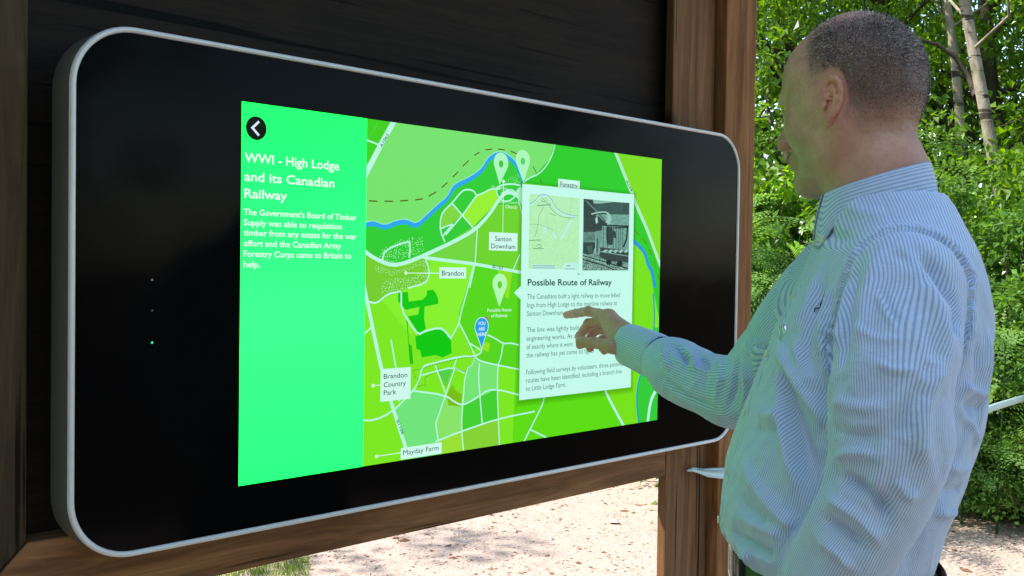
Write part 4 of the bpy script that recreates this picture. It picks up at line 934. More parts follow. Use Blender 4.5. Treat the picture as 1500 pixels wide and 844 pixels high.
# placket down the front and the seams
fx = tv[:, 0] + .002; isf = (tv[:, 1] > np.interp(tv[:, 2], TZ, TY) + .03) & (lab_ == 0)
disp += isf * .0016 * (sm(.0175 - np.abs(fx), 0, .0022)); disp -= isf * .0018 * np.exp(-((np.abs(fx) - .0185) / .0016) ** 2)
E4 = np.vstack([tq[:, [0, 1]], tq[:, [1, 2]]]); bd = np.zeros(len(tv)); mm = lab_[E4[:, 0]] != lab_[E4[:, 1]]; bd[E4[mm].ravel()] = 1
sp_ = tv[bd > 0]
if len(sp_):
    near = np.where((dLR := np.minimum(seg_dist(tv, Lax)[0], seg_dist(tv, Rax)[0])) < .12)[0]; ds = np.full(len(tv), 9.)
    for i in range(0, len(near), 4000):
        k = near[i:i + 4000]; ds[k] = np.sqrt(((tv[k][:, None, :] - sp_[None, ::5, :]) ** 2).sum(2).min(1))
    disp -= .0028 * np.exp(-(ds / .0030) ** 2) * (tv[:, 2] > 1.22); disp += (lab_ == 0) * .0016 * np.exp(-((ds - .009) / .005) ** 2) * (tv[:, 2] > 1.30)
    disp -= (lab_ > 0) * .0042 * np.exp(-((ds - .006) / .014) ** 2) * (tv[:, 2] > 1.33); disp += (lab_ == 0) * .0022 * np.exp(-(ds / .012) ** 2) * (tv[:, 2] > 1.36); disp += (lab_ > 0) * .0006 * np.exp(-(ds / .016) ** 2) * vnoise(np.stack([cl[:, 0] * 130, cl[:, 1] * 12, lab_ * 1.], 1), 1., 4, 1) * (tv[:, 2] > 1.28)
# yoke seam behind the shoulder line
disp -= .0012 * np.exp(-((tv[:, 1] - (.020 + .12 * (tv[:, 2] - 1.50))) / .0022) ** 2) * (tv[:, 2] > 1.455) * (lab_ == 0)
tv2 = tv + tn * disp[:, None]; tv2 = relax(tv2, tq, 1, .3)
fl_ = lab_[tq].max(1); shirt_parts = {}
def sub_mesh(name, k, mat, parent, which):
    f = tq[fl_ == k]; u, inv = np.unique(f, return_inverse=True); inv = inv.reshape(f.shape)
    o = mesh_obj(name, to_w(tv2[u]) - PO, inv, mat, parent, True); set_attr(o, 'cloth_uv', cloth(tv[u], which), 'FLOAT_VECTOR')
    s_ = o.modifiers.new('s', 'SOLIDIFY'); s_.thickness = .0012; s_.offset = -1; return o
shirt = sub_mesh('shirt', 0, M['shirt'], man, 'T'); shirt['label'] = 'blue and white striped button-down shirt'
sub_mesh('sleeve', 1, M['shirt'], shirt, 'L'); sub_mesh('sleeve', 2, M['shirt'], shirt, 'R')
# cuffs: open bands with thickness
def cuff(c0, c1, rad, flat_ax, fl=.85, slit=True):
    c0, c1 = np.array(c0), np.array(c1); d = c1 - c0; L = np.linalg.norm(d); d /= L; a = flat_ax - d * (flat_ax @ d); a /= np.linalg.norm(a); b = np.cross(d, a); vs_, fs_, uv_ = [], [], []
    n, m = 64, 12
    for i in range(m + 1):
        q = i / m; edge = -.0018 * (abs(q - .5) * 2) ** 8
        for j in range(n + 1):
            th = 2 * math.pi * j / n * 1.04; rr = rad * (1 + .06 * q) + edge + (.003 * j / n) + .0010 * math.sin(th * 3 + q * 2) + .0006 * math.sin(th * 11 + q * 5)
            p = c0 + d * L * q + a * math.cos(th) * rr * fl + b * math.sin(th) * rr; vs_.append(p); uv_.append((th * rad, L * q, 0))
    for i in range(m):
        for j in range(n): k = i * (n + 1) + j; fs_.append((k, k + 1, k + n + 2, k + n + 1))
    o = mesh_obj('cuff', to_w(np.array(vs_)) - PO, np.array(fs_), M['shirt'], shirt, True); set_attr(o, 'cloth_uv', np.array(uv_), 'FLOAT_VECTOR')
    s_ = o.modifiers.new('s', 'SOLIDIFY'); s_.thickness = .0022; s_.offset = 0; return o
axr = to_l(at(922, 505, 1.85))[0]; axe = to_l(at(968, 525.5, 1.775))[0]
cuff(axr, axe, .0400, hn @ np.array([PR, PF, [0, 0, 1]]).T, .88)
cuff(l5 + (l5 - l4) / np.linalg.norm(l5 - l4) * .06, l5, .040, np.array([0, 0, 1.]), .9)
# collar: a standing band and a folded leaf round the neck, higher at the back
def ringpt(th, r, z): return None
def neck_loop(th, zf, zb, rx, ry, cx=.0, cy=.004):
    """th = 0 at the front, pi at the nape"""
    k = (1 - math.cos(th)) / 2
    return np.array([cx - rx * math.sin(th), cy + ry * math.cos(th), zf + (zb - zf) * (k ** .85)])
CT = dict(cx=-.013, cy=.017)
def band(name, rows, th0, th1, n=72, mat=None, thick=.0016):
    vs_, fs_, uv_ = [], [], []
    for r_, row in enumerate(rows):
        s_ = 0; prev = None
        for j in range(n + 1):
            th = th0 + (th1 - th0) * j / n; p = row(th); s_ += 0 if prev is None else np.linalg.norm(p - prev); prev = p
            vs_.append(p); uv_.append((s_, r_ * .0072, 0))
    m = len(rows)
    for r_ in range(m - 1):
        for j in range(n): k = r_ * (n + 1) + j; fs_.append((k, k + 1, k + n + 2, k + n + 1))
    o = mesh_obj(name, to_w(np.array(vs_)) - PO, np.array(fs_), mat or M['shirt_x'], shirt, True); set_attr(o, 'cloth_uv', np.array(uv_), 'FLOAT_VECTOR')
    sb = o.modifiers.new('d', 'SUBSURF'); sb.levels = 1; sb.render_levels = 1
    sd_ = o.modifiers.new('s', 'SOLIDIFY'); sd_.thickness = thick; sd_.offset = 0; return o
NZF, NZB = 1.532, 1.574                      # top edge of the collar, front and back
def top_edge(th, dr=0., dz=0.): return neck_loop(th, NZF + dz, NZB + dz, .0600 + dr, .0620 + dr, **CT)
def pt(th): t_ = abs(th if th < math.pi else 2 * math.pi - th); return math.exp(-((t_ - .40) / .22) ** 2)      # where the collar points hang
band('collar_band', [lambda th: top_edge(th, .000, -.034 - .0), lambda th: top_edge(th, -.001, -.020), lambda th: top_edge(th, -.001, -.004)], .02, 2 * math.pi - .02, mat=M['shirt_x'])
def leaf(th, q):
    drop = .042 + .030 * pt(th) ; fl = .0030 + .0085 * math.sin(min(1, q * 1.1) * math.pi / 2) + .004 * pt(th) * q
    return top_edge(th, fl + .0012 * math.sin(th * 5) * q, .0015 - drop * q - .002 * q)
band('collar', [(lambda th, q=q: leaf(th, q)) for q in (0, .12, .3, .5, .7, .86, 1.0)], .22, 2 * math.pi - .22)
# buttons
def disc(name, c, n_, r, mat, parent, h=.0022, seg=18):
    n_ = np.array(n_) / np.linalg.norm(n_); a = np.cross(n_, [0.3, .2, 1.]); a /= np.linalg.norm(a); b = np.cross(n_, a); vs_ = []
    prof = [(1.0, 0), (1.0, .6), (.86, 1.0), (.62, .8), (.3, .75)]
    for rr, hh in prof:
        for j in range(seg): q = 2 * math.pi * j / seg; vs_.append(c + (a * math.cos(q) + b * math.sin(q)) * r * rr + n_ * h * hh)
    fs_ = [(k * seg + j, k * seg + (j + 1) % seg, (k + 1) * seg + (j + 1) % seg, (k + 1) * seg + j) for k in range(len(prof) - 1) for j in range(seg)] + [tuple((len(prof) - 1) * seg + j for j in range(seg))]
    return mesh_obj(name, np.array(vs_) - PO, fs_, mat, parent, True)
tn2 = normals(tv2, tq)
def surf(px, py, which=0):
    p = on_cloth(px, py, which); i = np.argmin(((tv - p) ** 2).sum(1)); return to_w(tv2[i])[0], (tn2[i][0] * PR + tn2[i][1] * PF + tn2[i][2] * np.array([0, 0, 1.]))
lf = to_w(leaf(.47, .86))[0]; disc('button', lf + (np.array([0, 0, 0])), (lf - to_w(top_edge(.47, -.02, -.04))[0]) * np.array([1, 1, .3]), .0052, M['button'], shirt)
front_n = PF * .97 + np.array([0, 0, .15])
for z in (1.475, 1.405, 1.33, 1.25, 1.17, 1.095):
    m = np.where((np.abs(tv2[:, 0] + .002) < .004) & (np.abs(tv2[:, 2] - z) < .006) & (tv2[:, 1] > 0))[0]
    if len(m): i = m[np.argmax(tv2[m, 1])]; nn = tn2[i]; disc('button', to_w(tv2[i] + nn * .0004)[0], nn[0] * PR + nn[1] * PF + nn[2] * np.array([0, 0, 1.]), .0052, M['button'], shirt)
# small dark stitched emblem on the chest
M['stitch'] = simple('dark_stitching', (.010, .022, .055), .8, 0, .2, .3, .3, 900)
em_px = [(1203.5, 431), (1200, 434.5), (1202, 439), (1197, 443), (1195.5, 448), (1191, 451), (1189, 456)]
pp = []; 
for q in em_px:
    p_, n_ = surf(*q); pp.append((p_ + n_ * .0022, n_))
EMB = [p for p, n_ in pp]
# pen clipped into the shirt front
p_, n_ = surf(1141, 492, 0)
def tube(name, pts, rs, mat, parent=None, seg=10, org=np.zeros(3)):
    vs_, fs_ = [], []; P_ = [np.array(p, float) for p in pts]
    for i, p in enumerate(P_):
        d = P_[min(i + 1, len(P_) - 1)] - P_[max(i - 1, 0)]; d /= np.linalg.norm(d) + 1e-9; a = np.cross(d, [.31, .17, .93]); a /= np.linalg.norm(a); b = np.cross(d, a)
        for j in range(seg): q = 2 * math.pi * j / seg; vs_.append(p + (a * math.cos(q) + b * math.sin(q)) * rs[i] - org)
    for i in range(len(P_) - 1):
        for j in range(seg): fs_.append((i * seg + j, i * seg + (j + 1) % seg, (i + 1) * seg + (j + 1) % seg, (i + 1) * seg + j))
    fs_.append(tuple(range(seg))[::-1]); fs_.append(tuple((len(P_) - 1) * seg + j for j in range(seg)))
    return mesh_obj(name, vs_, fs_, mat, parent, True)
tube('chest_emblem', EMB, [.0005, .0010, .0008, .0013, .0009, .0010, .0005], M['stitch'], shirt, 8, PO)
pen = empty('pen', tuple(p_), 'small silver pen clipped inside the front of the striped shirt', 'pen')
tube('barrel', [p_ - np.array([0, 0, .05]) - n_ * .006, p_ - n_ * .006 + np.array([0, 0, .004]), p_ - n_ * .004 + np.array([0, 0, .016])], [.0030, .0034, .0028], M['metal'], pen, org=p_)
tube('clip', [p_ + np.array([0, 0, .016]) - n_ * .003, p_ + np.array([0, 0, .013]) + n_ * .0030, p_ + n_ * .0034 - np.array([0, 0, .006]), p_ + n_ * .0026 - np.array([0, 0, .014])], [.0012, .0014, .0013, .0016], M['metal'], pen, org=p_)
# --- trousers, belt, shoes
D = Field((-.24, -.16, .03), (.24, .26, 1.09), .008)
def hips(X, Y, Z):
    z = Z.ravel(); b = np.interp(z, [.80, .95, 1.075], [.185, .180, .165])[None, None, :]; a = np.interp(z, [.80, .95, 1.075], [.120, .118, .118])[None, None, :]; yc = np.interp(z, [.80, .95, 1.075], [.030, .040, .056])[None, None, :]
    q = (np.abs(X / b) ** 2.4 + np.abs((Y - yc) / a) ** 2.4) ** (1 / 2.4); return np.maximum(np.maximum((q - 1) * np.minimum(a, b), Z - 1.068), .80 - Z)
D.fn((-.22, -.14, .78), (.22, .22, 1.09), hips, 0)
for s_ in (-1, 1): D.chain([(s_ * .090, .032, .86), (s_ * .098, .040, .50), (s_ * .102, .022, .10)], [.094, .074, .062], .02)
dv_, dq_ = D.mesh(); dv_ = relax(dv_, dq_, 2); dnn = normals(dv_, dq_); dv_ += dnn * (.006 * vnoise(dv_ * [1, 1, .5], 18, 31, 3) * (dv_[:, 2] < 1.0))[:, None]
tro = mesh_obj('trousers', to_w(dv_) - PO, dq_, M['trousers'], man, True)
def loop_band(name, z0, z1, grow, mat, parent, n=120):
    vs_, fs_ = [], []
    for i, (z, g_) in enumerate(((z0, 0), (z0 + .002, .0022), ((z0 + z1) / 2, .0026), (z1 - .002, .0022), (z1, 0))):
        for j in range(n):
            th = 2 * math.pi * j / n; e = 2 / 2.4; b = .168 + grow + g_; a = .122 + grow + g_
            vs_.append((b * math.copysign(abs(math.cos(th)) ** e, math.cos(th)), .055 + a * math.copysign(abs(math.sin(th)) ** e, math.sin(th)), z - .012 * (-math.sin(th)) * 0))
    for i in range(4):
        for j in range(n): fs_.append((i * n + j, i * n + (j + 1) % n, (i + 1) * n + (j + 1) % n, (i + 1) * n + j))
    o = mesh_obj(name, to_w(np.array(vs_)) - PO, fs_, mat, parent, True); return o
belt = loop_band('belt', 1.028, 1.064, .005, M['belt'], man)
for x0 in (-.15, -.07, .07, .15):
    y0 = .055 + .1305 * (1 - abs(x0 / .17) ** 2.4) ** (1 / 2.4)
    v_, f_ = boxm(x0 - .006, x0 + .006, y0 - .003, y0 + .0035, 1.018, 1.070, .001); mesh_obj('belt_loop', to_w(np.array(v_)) - PO, f_, M['trousers'], tro)
for bx in ((-.022, -.017, 1.018, 1.058), (.017, .022, 1.018, 1.058), (-.022, .022, 1.055, 1.060), (-.022, .022, 1.016, 1.021)):
    v_, f_ = boxm(bx[0], bx[1], .1855, .1900, bx[2] + .008, bx[3] + .008, .0015); mesh_obj('buckle', to_w(np.array(v_)) - PO, f_, M['metal'], belt)
for s_ in (-1, 1):
    Q = Field((s_ * .10 - .08, -.12, -.01), (s_ * .10 + .08, .24, .16), .006)
    Q.ell((s_ * .10, .13, .035), (.046, .085, .036), .0).ell((s_ * .10, -.02, .045), (.038, .065, .048), .03).cap((s_ * .10, .0, .06), (s_ * .10, .0, .10), .044, .046, .02)
    Q.fn((s_ * .10 - .08, -.12, -.01), (s_ * .10 + .08, .24, .16), lambda X, Y, Z: np.broadcast_to(.006 - Z, (X.shape[0], Y.shape[1], Z.shape[2])), .0, 'int'); q1, q2 = Q.mesh(); mesh_obj('shoe', to_w(relax(q1, q2, 2)) - PO, q2, M['shoe'], man, True)
# barrier tape
e0 = np.array([1.26, .045, 1.055]) 
# ---------------------------------------------------------------- barrier tape
def tape(name, path, wd, label, tw=None):
    P_ = [np.array(p, float) for p in path]; vs_, fs_ = [], []
    for i, p in enumerate(P_):
        u = np.array([0, 0, 1.]) if tw is None else np.array([0, math.sin(tw[i]), math.cos(tw[i])]); vs_ += [p + u * wd[i] / 2, p - u * wd[i] / 2]
    for i in range(len(P_) - 1): fs_.append((2 * i, 2 * i + 1, 2 * i + 3, 2 * i + 2))
    o = mesh_obj(name, vs_, fs_, M['tape'], None, True); s_ = o.modifiers.new('s', 'SOLIDIFY'); s_.thickness = .0008; s_.offset = 0
    return tag(o, label, 'tape')
a0 = on_y(1008, 689.5, .056); a1 = on_y(1036, 693, .050); a2 = on_y(1062, 695, .046)
far = [at(1455, 597, 4.6), at(1500, 583, 5.4), at(1580, 560, 6.8)]
mid = [a2 * (1 - q) + far[0] * q - np.array([0, 0, .03 * math.sin(q * math.pi)]) for q in (.25, .5, .75)]
tape('barrier_tape', [a0 + [-.004, 0, 0], a0 + [.02, -.001, 0], a1, a2] + mid + far, [.004, .010, .022, .026, .030, .030, .032, .034, .034, .034], 'pale barrier tape tied round the post and stretched behind the man', [.0, .2, .5, .5, .4, .3, .2, .1, .1, .1])
tape('tape_tail', [on_y(1022, 688, .052), on_y(1044, 687, .045), on_y(1063, 686.5, .04)], [.003, .007, .009], 'short pale tail of barrier tape lying above the tied tape on the post', [.8, 1.0, 1.1])

# ---------------------------------------------------------------- ground
t = NT('sandy_path'); c = t.coord('Object'); n1 = t.noise(c, .7, 5, .6); n2 = t.noise(c, 9, 6, .7); n3 = t.noise(c, 70, 4, .65)
vo = t.node('ShaderNodeTexVoronoi', i_Scale=45.); t.l.new(t.mapping(c, (1, 1, 1), (0, 0, .4)), vo.inputs['Vector'])
base = t.mix(t.g(n2, .35, .68), (.23, .128, .082), (.39, .245, .170)); base = t.mix(t.math('MULTIPLY', t.g(n1, .5, .7), .55), base, (.25, .165, .12))
base = t.mix(t.math('MULTIPLY', t.g(n3, .55, .68), .75), base, (.13, .065, .045)); base = t.mix(t.math('MULTIPLY', t.g(n3, .42, .32), .5), base, (.60, .52, .47))
base = t.mix(t.math('MULTIPLY', t.ramp(vo.outputs['Distance'], [(.06, (1, 1, 1)), (.14, (0, 0, 0))]), .7), base, (.10, .05, .035))
dv_ = t.node('ShaderNodeVectorMath', operation='DISTANCE'); t.l.new(t.mapping(c, (1, 1, 0)), dv_.inputs[0]); dv_.inputs[1].default_value = (.8, 1.8, 0)
edge = t.math('ADD', dv_.outputs['Value'], t.math('MULTIPLY', t.math('SUBTRACT', t.noise(c, 1.3, 4, .6), .5), 1.6))
floor_ = t.mix(t.g(n3, .4, .62), (.055, .034, .018), (.12, .078, .042)); floor_ = t.mix(t.math('MULTIPLY', t.g(n2, .5, .66), .7), floor_, (.045, .07, .018))
base = t.mix(t.ramp(t.math('DIVIDE', edge, 10.), [(.53, (0, 0, 0)), (.60, (1, 1, 1))]), base, floor_)
t.set(Base_Color=base, Roughness=.95); t.b.inputs['Specular IOR Level'].default_value = .15
t.bump(t.math('ADD', n2, t.math('MULTIPLY', n3, .5)), .8, .02); M['ground'] = t.m
xs = np.concatenate([np.linspace(-150, -10, 12), np.linspace(-8, 12, 110), np.linspace(14, 150, 12)]); gx, gy = np.meshgrid(xs, xs, indexing='ij')
pts_ = np.stack([gx.ravel(), gy.ravel(), np.zeros(gx.size)], 1); gz_ = .035 * vnoise(pts_, .8, 41, 3) + .012 * vnoise(pts_, 4, 42, 2)
dcam = np.hypot(pts_[:, 0] - .5, pts_[:, 1] + .3); gz_ *= np.clip((dcam - 2.2) / 2, 0, 1); pts_[:, 2] = gz_
n_ = len(xs); q = np.arange(n_ * n_).reshape(n_, n_); gf = np.stack([q[:-1, :-1].ravel(), q[1:, :-1].ravel(), q[1:, 1:].ravel(), q[:-1, 1:].ravel()], 1)
ground = mesh_obj('ground', pts_, gf, M['ground'], None, True); tag(ground, kind='structure')
def gh(x, y):
    p = np.stack([np.atleast_1d(x), np.atleast_1d(y), np.zeros(np.size(x))], 1); return (.035 * vnoise(p, .8, 41, 3) + .012 * vnoise(p, 4, 42, 2)) * np.clip((np.hypot(p[:, 0] - .5, p[:, 1] + .3) - 2.2) / 2, 0, 1)
def polar(az, d): return np.array([CAM[0] + d * math.cos(R(az)), CAM[1] + d * math.sin(R(az))])
# litter on the path: bark chips, twigs, small stones, dead leaves
M['chip'] = simple('bark_chips', (.16, .075, .045), .9, 0, .2, .5, .2, 30); M['chip_l'] = simple('pale_chips', (.42, .33, .25), .9, 0, .2, .4, .2, 30); M['stone'] = simple('small_stones', (.38, .33, .30), .85, 0, .2, .3, .2, 50)
def litter(name, n, size, mats, seed, flat=.25, lo=3.6, hi=8.5):
    r_ = np.random.default_rng(seed); az = r_.uniform(8, 75, n); d = lo + (hi - lo) * r_.random(n) ** .8; x = CAM[0] + d * np.cos(np.radians(az)); y = CAM[1] + d * np.sin(np.radians(az)); z = gh(x, y)
    s_ = size * r_.lognormal(0, .5, n); th = r_.uniform(0, 6.28, n); el = r_.uniform(.25, 1, n)
    base_ = np.array([[-1, 0, 0], [0, -1, 0], [1, 0, 0], [0, 1, 0], [0, 0, 1]], float); V = np.tile(base_, (n, 1, 1)) + r_.normal(0, .22, (n, 5, 3)); V[:, :, 1] *= el[:, None]; V[:, :, 2] = np.abs(V[:, :, 2]) * flat
    V *= s_[:, None, None]; cx, sx = np.cos(th)[:, None], np.sin(th)[:, None]; X = V[:, :, 0] * cx - V[:, :, 1] * sx + x[:, None]; Y = V[:, :, 0] * sx + V[:, :, 1] * cx + y[:, None]; Z = V[:, :, 2] + z[:, None]
    F_ = np.array([[0, 1, 4], [1, 2, 4], [2, 3, 4], [3, 0, 4]]); f = (F_[None] + 5 * np.arange(n)[:, None, None]).reshape(-1, 3)
    o = mesh_obj(name, np.stack([X, Y, Z], 2).reshape(-1, 3), f, mats, None, False, np.repeat(r_.integers(0, len(mats), n), 4)); return tag(o, kind='stuff')
tag(litter('bark_chips', 15000, .0065, [M['chip'], M['chip'], M['chip_l']], 1), 'bark chips strewn over the sandy path', 'bark chips')
tag(litter('pebbles', 5000, .007, [M['stone'], M['chip_l']], 2, .6), 'small pebbles lying over the sandy path', 'pebbles')
tag(litter('dead_leaves', 260, .014, [M['chip']], 3, .35), 'reddish dead leaves scattered on the sandy path', 'dead leaves')
# ---------------------------------------------------------------- leaves
def leaf_mat(name, c0, c1, trans=.45, gloss=.38, tv_=2.3):
    t = NT(name); tone_ = t.attr('tone'); col_ = t.ramp(tone_, [(0, c0), (.75, c1), (1, tuple(min(1, x * 1.35) for x in c1))])
    t.set(Base_Color=col_, Roughness=gloss); t.b.inputs['Specular IOR Level'].default_value = .3
    tr = t.node('ShaderNodeBsdfTranslucent'); hs = t.node('ShaderNodeHueSaturation', i_Hue=.485, i_Saturation=1.15, i_Value=tv_); t.l.new(col_, hs.inputs['Color']); t.l.new(hs.outputs[0], tr.inputs[0])
    mx = t.node('ShaderNodeMixShader'); mx.inputs[0].default_value = trans; t.l.new(t.b.outputs[0], mx.inputs[1]); t.l.new(tr.outputs[0], mx.inputs[2]); t.l.new(mx.outputs[0], t.out.inputs[0]); return t.m
M['leaf'] = leaf_mat('hazel_leaves', (.045, .110, .018), (.15, .27, .034)); M['leaf2'] = leaf_mat('oak_leaves', (.032, .085, .018), (.085, .180, .030)); M['fern'] = leaf_mat('bracken_leaves', (.030, .085, .018), (.16, .30, .07), .35, .4, 1.9); M['leaf3'] = leaf_mat('bramble_leaves', (.038, .100, .020), (.100, .200, .034), .35, .3)
M['grass'] = leaf_mat('grass_blades', (.07, .13, .02), (.19, .26, .05), .3)
def bark(name, c0, c1, mark=None, sc_=14):
    t = NT(name); c = t.coord('Object'); n_ = t.noise(t.mapping(c, (1, 1, .35)), sc_, 5, .65); b = t.mix(t.g(n_, .35, .65), c0, c1)
    if mark:
        m_ = t.noise(t.mapping(c, (1, 1, 5.5)), 3.2, 4, .6, .5); b = t.mix(t.g(m_, .57, .63), b, mark); gr = t.noise(c, 2.3, 3, .6); b = t.mix(t.math('MULTIPLY', t.g(gr, .5, .66), .6), b, (.16, .20, .08))
    t.set(Base_Color=b, Roughness=.85); t.b.inputs['Specular IOR Level'].default_value = .2; t.bump(n_, .6, .02); return t.m
M['birch'] = bark('birch_bark', (.24, .195, .15), (.44, .37, .30), (.06, .045, .035)); M['bark'] = bark('dark_bark', (.035, .028, .02), (.10, .08, .055)); M['twig'] = simple('twigs', (.07, .045, .03), .85)
def leaves(centres, radii, n, size, r_, droop=.3, up=.6):
    """n leaves in clumps; each a folded, pointed blade of six vertices"""
    k = r_.integers(0, len(centres), n); u = r_.normal(0, 1, (n, 3)); u /= np.linalg.norm(u, axis=1)[:, None]; rr = r_.random(n) ** .45
    P_ = centres[k] + u * rr[:, None] * radii[k][:, None] * [1, 1, .7]
    d = u * .7 + r_.normal(0, .6, (n, 3)); d[:, 2] -= droop; d /= np.linalg.norm(d, axis=1)[:, None]
    nr = r_.normal(0, .5, (n, 3)); nr[:, 2] += up; sd_ = np.cross(d, nr); sd_ /= np.linalg.norm(sd_, axis=1)[:, None]; nn = np.cross(sd_, d); s_ = (size * r_.uniform(.55, 1.25, n))[:, None]; w_ = s_ * r_.uniform(.26, .38, (n, 1))
    V = np.stack([P_, P_ + d * s_ * .42 + sd_ * w_ + nn * w_ * .35, P_ + d * s_ - nn * s_ * .10, P_ + d * s_ * .42 - sd_ * w_ + nn * w_ * .35], 1)
    q = np.arange(n)[:, None] * 4; f = np.concatenate([q + [0, 1, 2], q + [0, 2, 3]]); tn_ = np.clip(r_.normal(.5, .22, n) + .25 * (rr - .6) * 0 + .25 * r_.normal(0, 1, len(centres))[k], 0, 1)
    return V.reshape(-1, 3), f, np.repeat(tn_, 4)
def leaf_obj(name, V, f, tn_, mat, parent=None, org=(0, 0, 0)):
    o = mesh_obj(name, V - np.array(org), f, mat, parent, False); set_attr(o, 'tone', tn_); return o
def limb_mesh(paths):
    vs_, fs_ = [], []
    for pts, rs, seg in paths:
        P_ = [np.array(p, float) for p in pts]; o_ = len(vs_)
        for i, p in enumerate(P_):
            d = P_[min(i + 1, len(P_) - 1)] - P_[max(i - 1, 0)]; d /= np.linalg.norm(d) + 1e-9; a = np.cross(d, [.31, .93, .17]); a /= np.linalg.norm(a); b = np.cross(d, a)
            for j in range(seg): q = 2 * math.pi * j / seg; vs_.append(p + (a * math.cos(q) + b * math.sin(q)) * rs[i] * (1 + .06 * math.sin(j * 2.1 + i)))
        for i in range(len(P_) - 1):
            for j in range(seg): fs_.append((o_ + i * seg + j, o_ + i * seg + (j + 1) % seg, o_ + (i + 1) * seg + (j + 1) % seg, o_ + (i + 1) * seg + j))
    return np.array(vs_), fs_
def wander(a, b, n, k, r_):
    a, b = np.array(a, float), np.array(b, float); return [a + (b - a) * i / n + (r_.normal(0, k, 3) if 0 < i < n else 0) for i in range(n + 1)]
def make_tree(name, h, crown_c, crown_r, ncl, nl, size, mat, tr, seed, label, cat, group, bark_='bark', lean=(0, 0)):
    r_ = np.random.default_rng(seed); root = empty(name, (0, 0, 0), label, cat, group); top_ = np.array([lean[0], lean[1], h])
    main = wander((0, 0, -.1), top_, 9, .05, r_); paths = [(main, [tr * (1.25 if i == 0 else 1 - .85 * i / 9) for i in range(10)], 12)]
    cc_ = np.array(crown_c, float); cr_ = np.array(crown_r, float); u = r_.normal(0, 1, (ncl, 3)); u /= np.linalg.norm(u, axis=1)[:, None]; C_ = cc_ + u * (r_.random((ncl, 1)) ** .4) * cr_; rad_ = r_.uniform(.20, .40, ncl) * cr_.min() * .55
    for i in range(0, ncl, 2):
        p = C_[i]; hh = np.clip(p[2] - r_.uniform(.4, 1.4), .25 * h, .95 * h); j = hh / h * 9; b_ = main[int(j)] + (main[min(9, int(j) + 1)] - main[int(j)]) * (j % 1); paths.append((wander(b_, p, 4, .06, r_), [tr * .26, tr * .18, tr * .12, tr * .08, .006], 6))
    v_, f_ = limb_mesh(paths); mesh_obj('trunk', v_, f_, M[bark_], root, True); V, f, tn_ = leaves(C_, rad_, nl, size, r_); leaf_obj('crown', V, f, tn_, M[mat], root); return root
def put(src, x, y, rz, s_, label=None):
    o = src
    if src.get('used'):
        o = src.copy(); col.objects.link(o)
        for ch in src.children: c_ = ch.copy(); col.objects.link(c_); c_.parent = o
    src['used'] = 1; o.location = (x, y, float(gh(x, y)[0])); o.rotation_euler = (0, 0, rz); o.scale = (s_,) * 3
    if label: o['label'] = label
    return o
# ---------------------------------------------------------------- woodland
GT = 'broadleaved trees behind the clearing'
kinds = [make_tree('broadleaf_tree', 8.5, (0, 0, 5.2), (2.3, 2.3, 3.4), 70, 12000, .085, 'leaf', .13, 101, '', 'tree', GT),
         make_tree('broadleaf_tree', 9.5, (.2, 0, 5.4), (2.6, 2.4, 3.9), 80, 13000, .090, 'leaf2', .16, 102, '', 'tree', GT, lean=(.5, .2)),
         make_tree('broadleaf_tree', 7.0, (0, .1, 4.0), (2.0, 2.1, 2.9), 60, 11000, .075, 'leaf', .10, 103, '', 'tree', GT, lean=(-.3, .3))]
r_ = np.random.default_rng(55)
spots = [(15, 9.5, 2, 'young tree with bright hazel leaves, just right of the two birch trunks'), (20.5, 11.5, 0, 'leafy tree right behind the two birch trunks'), (25.5, 10.0, 2, 'bright leafy tree standing behind the back of the head'), (30.5, 10.5, 0, 'leafy tree seen between the post and the forehead'),
         (17.5, 14.5, 1, None), (23, 15, 1, None), (28.5, 14, 1, None), (33.5, 13, 0, None), (12, 13, 1, None), (38, 15, 1, None), (8, 10.5, 0, None), (3, 13, 1, None), (-4, 10, 0, None)]
NUM = ['first', 'second', 'third', 'fourth', 'fifth', 'sixth', 'seventh', 'eighth', 'ninth', 'tenth', 'eleventh', 'twelfth', 'thirteenth', 'fourteenth']
cnt = {}
def tree_label(az, d):
    k = 'in the far row, counted from the birches leftwards' if az < 100 and d > 12 else 'nearer the clearing, counted leftwards from the right edge' if az < 45 else 'beyond the far row, behind the left end of the shelter' if az < 175 and d > 11 else 'close behind the left end of the shelter wall, added unseen for shade' if az < 175 else "on the photographer's side, in the unseen nearer row added to block sky light" if d < 9 else "on the photographer's side, in the unseen outer row added to block sky light"
    cnt[k] = cnt.get(k, -1) + 1; return NUM[cnt[k]] + ' broadleaved tree ' + k
for az in range(44, 170, 11): spots.append((az + r_.uniform(-3, 3), 16.5 + r_.uniform(-1, 2), int(r_.integers(0, 3)), None))
for az in range(180, 300, 19): spots.append((az + r_.uniform(-3, 3), 6.8 + r_.uniform(-1, 1.2), int(r_.integers(0, 3)), None))  # unseen trees added to cut low sky light from the camera side
kt = polar(20, 8)
for az, d in ((112, 6.2), (128, 6.4), (143, 6.0), (158, 6.3), (172, 6.0), (120, 9.5), (150, 9.5)): spots.append((az, d, 0, None))  # unseen trees added so their shadows cover the ground near the camera
for i in range(8): spots.append((176 + i * 13, 9.8 + (i % 2) * 1.2, int(i % 2), None))  # outer ring, also unseen, added to close the bright horizon
for az, d, k, lb in spots:
    p = polar(az, d); o = put(kinds[k], p[0], p[1], r_.uniform(0, 6.28), r_.uniform(.9, 1.12), lb or tree_label(az, d))
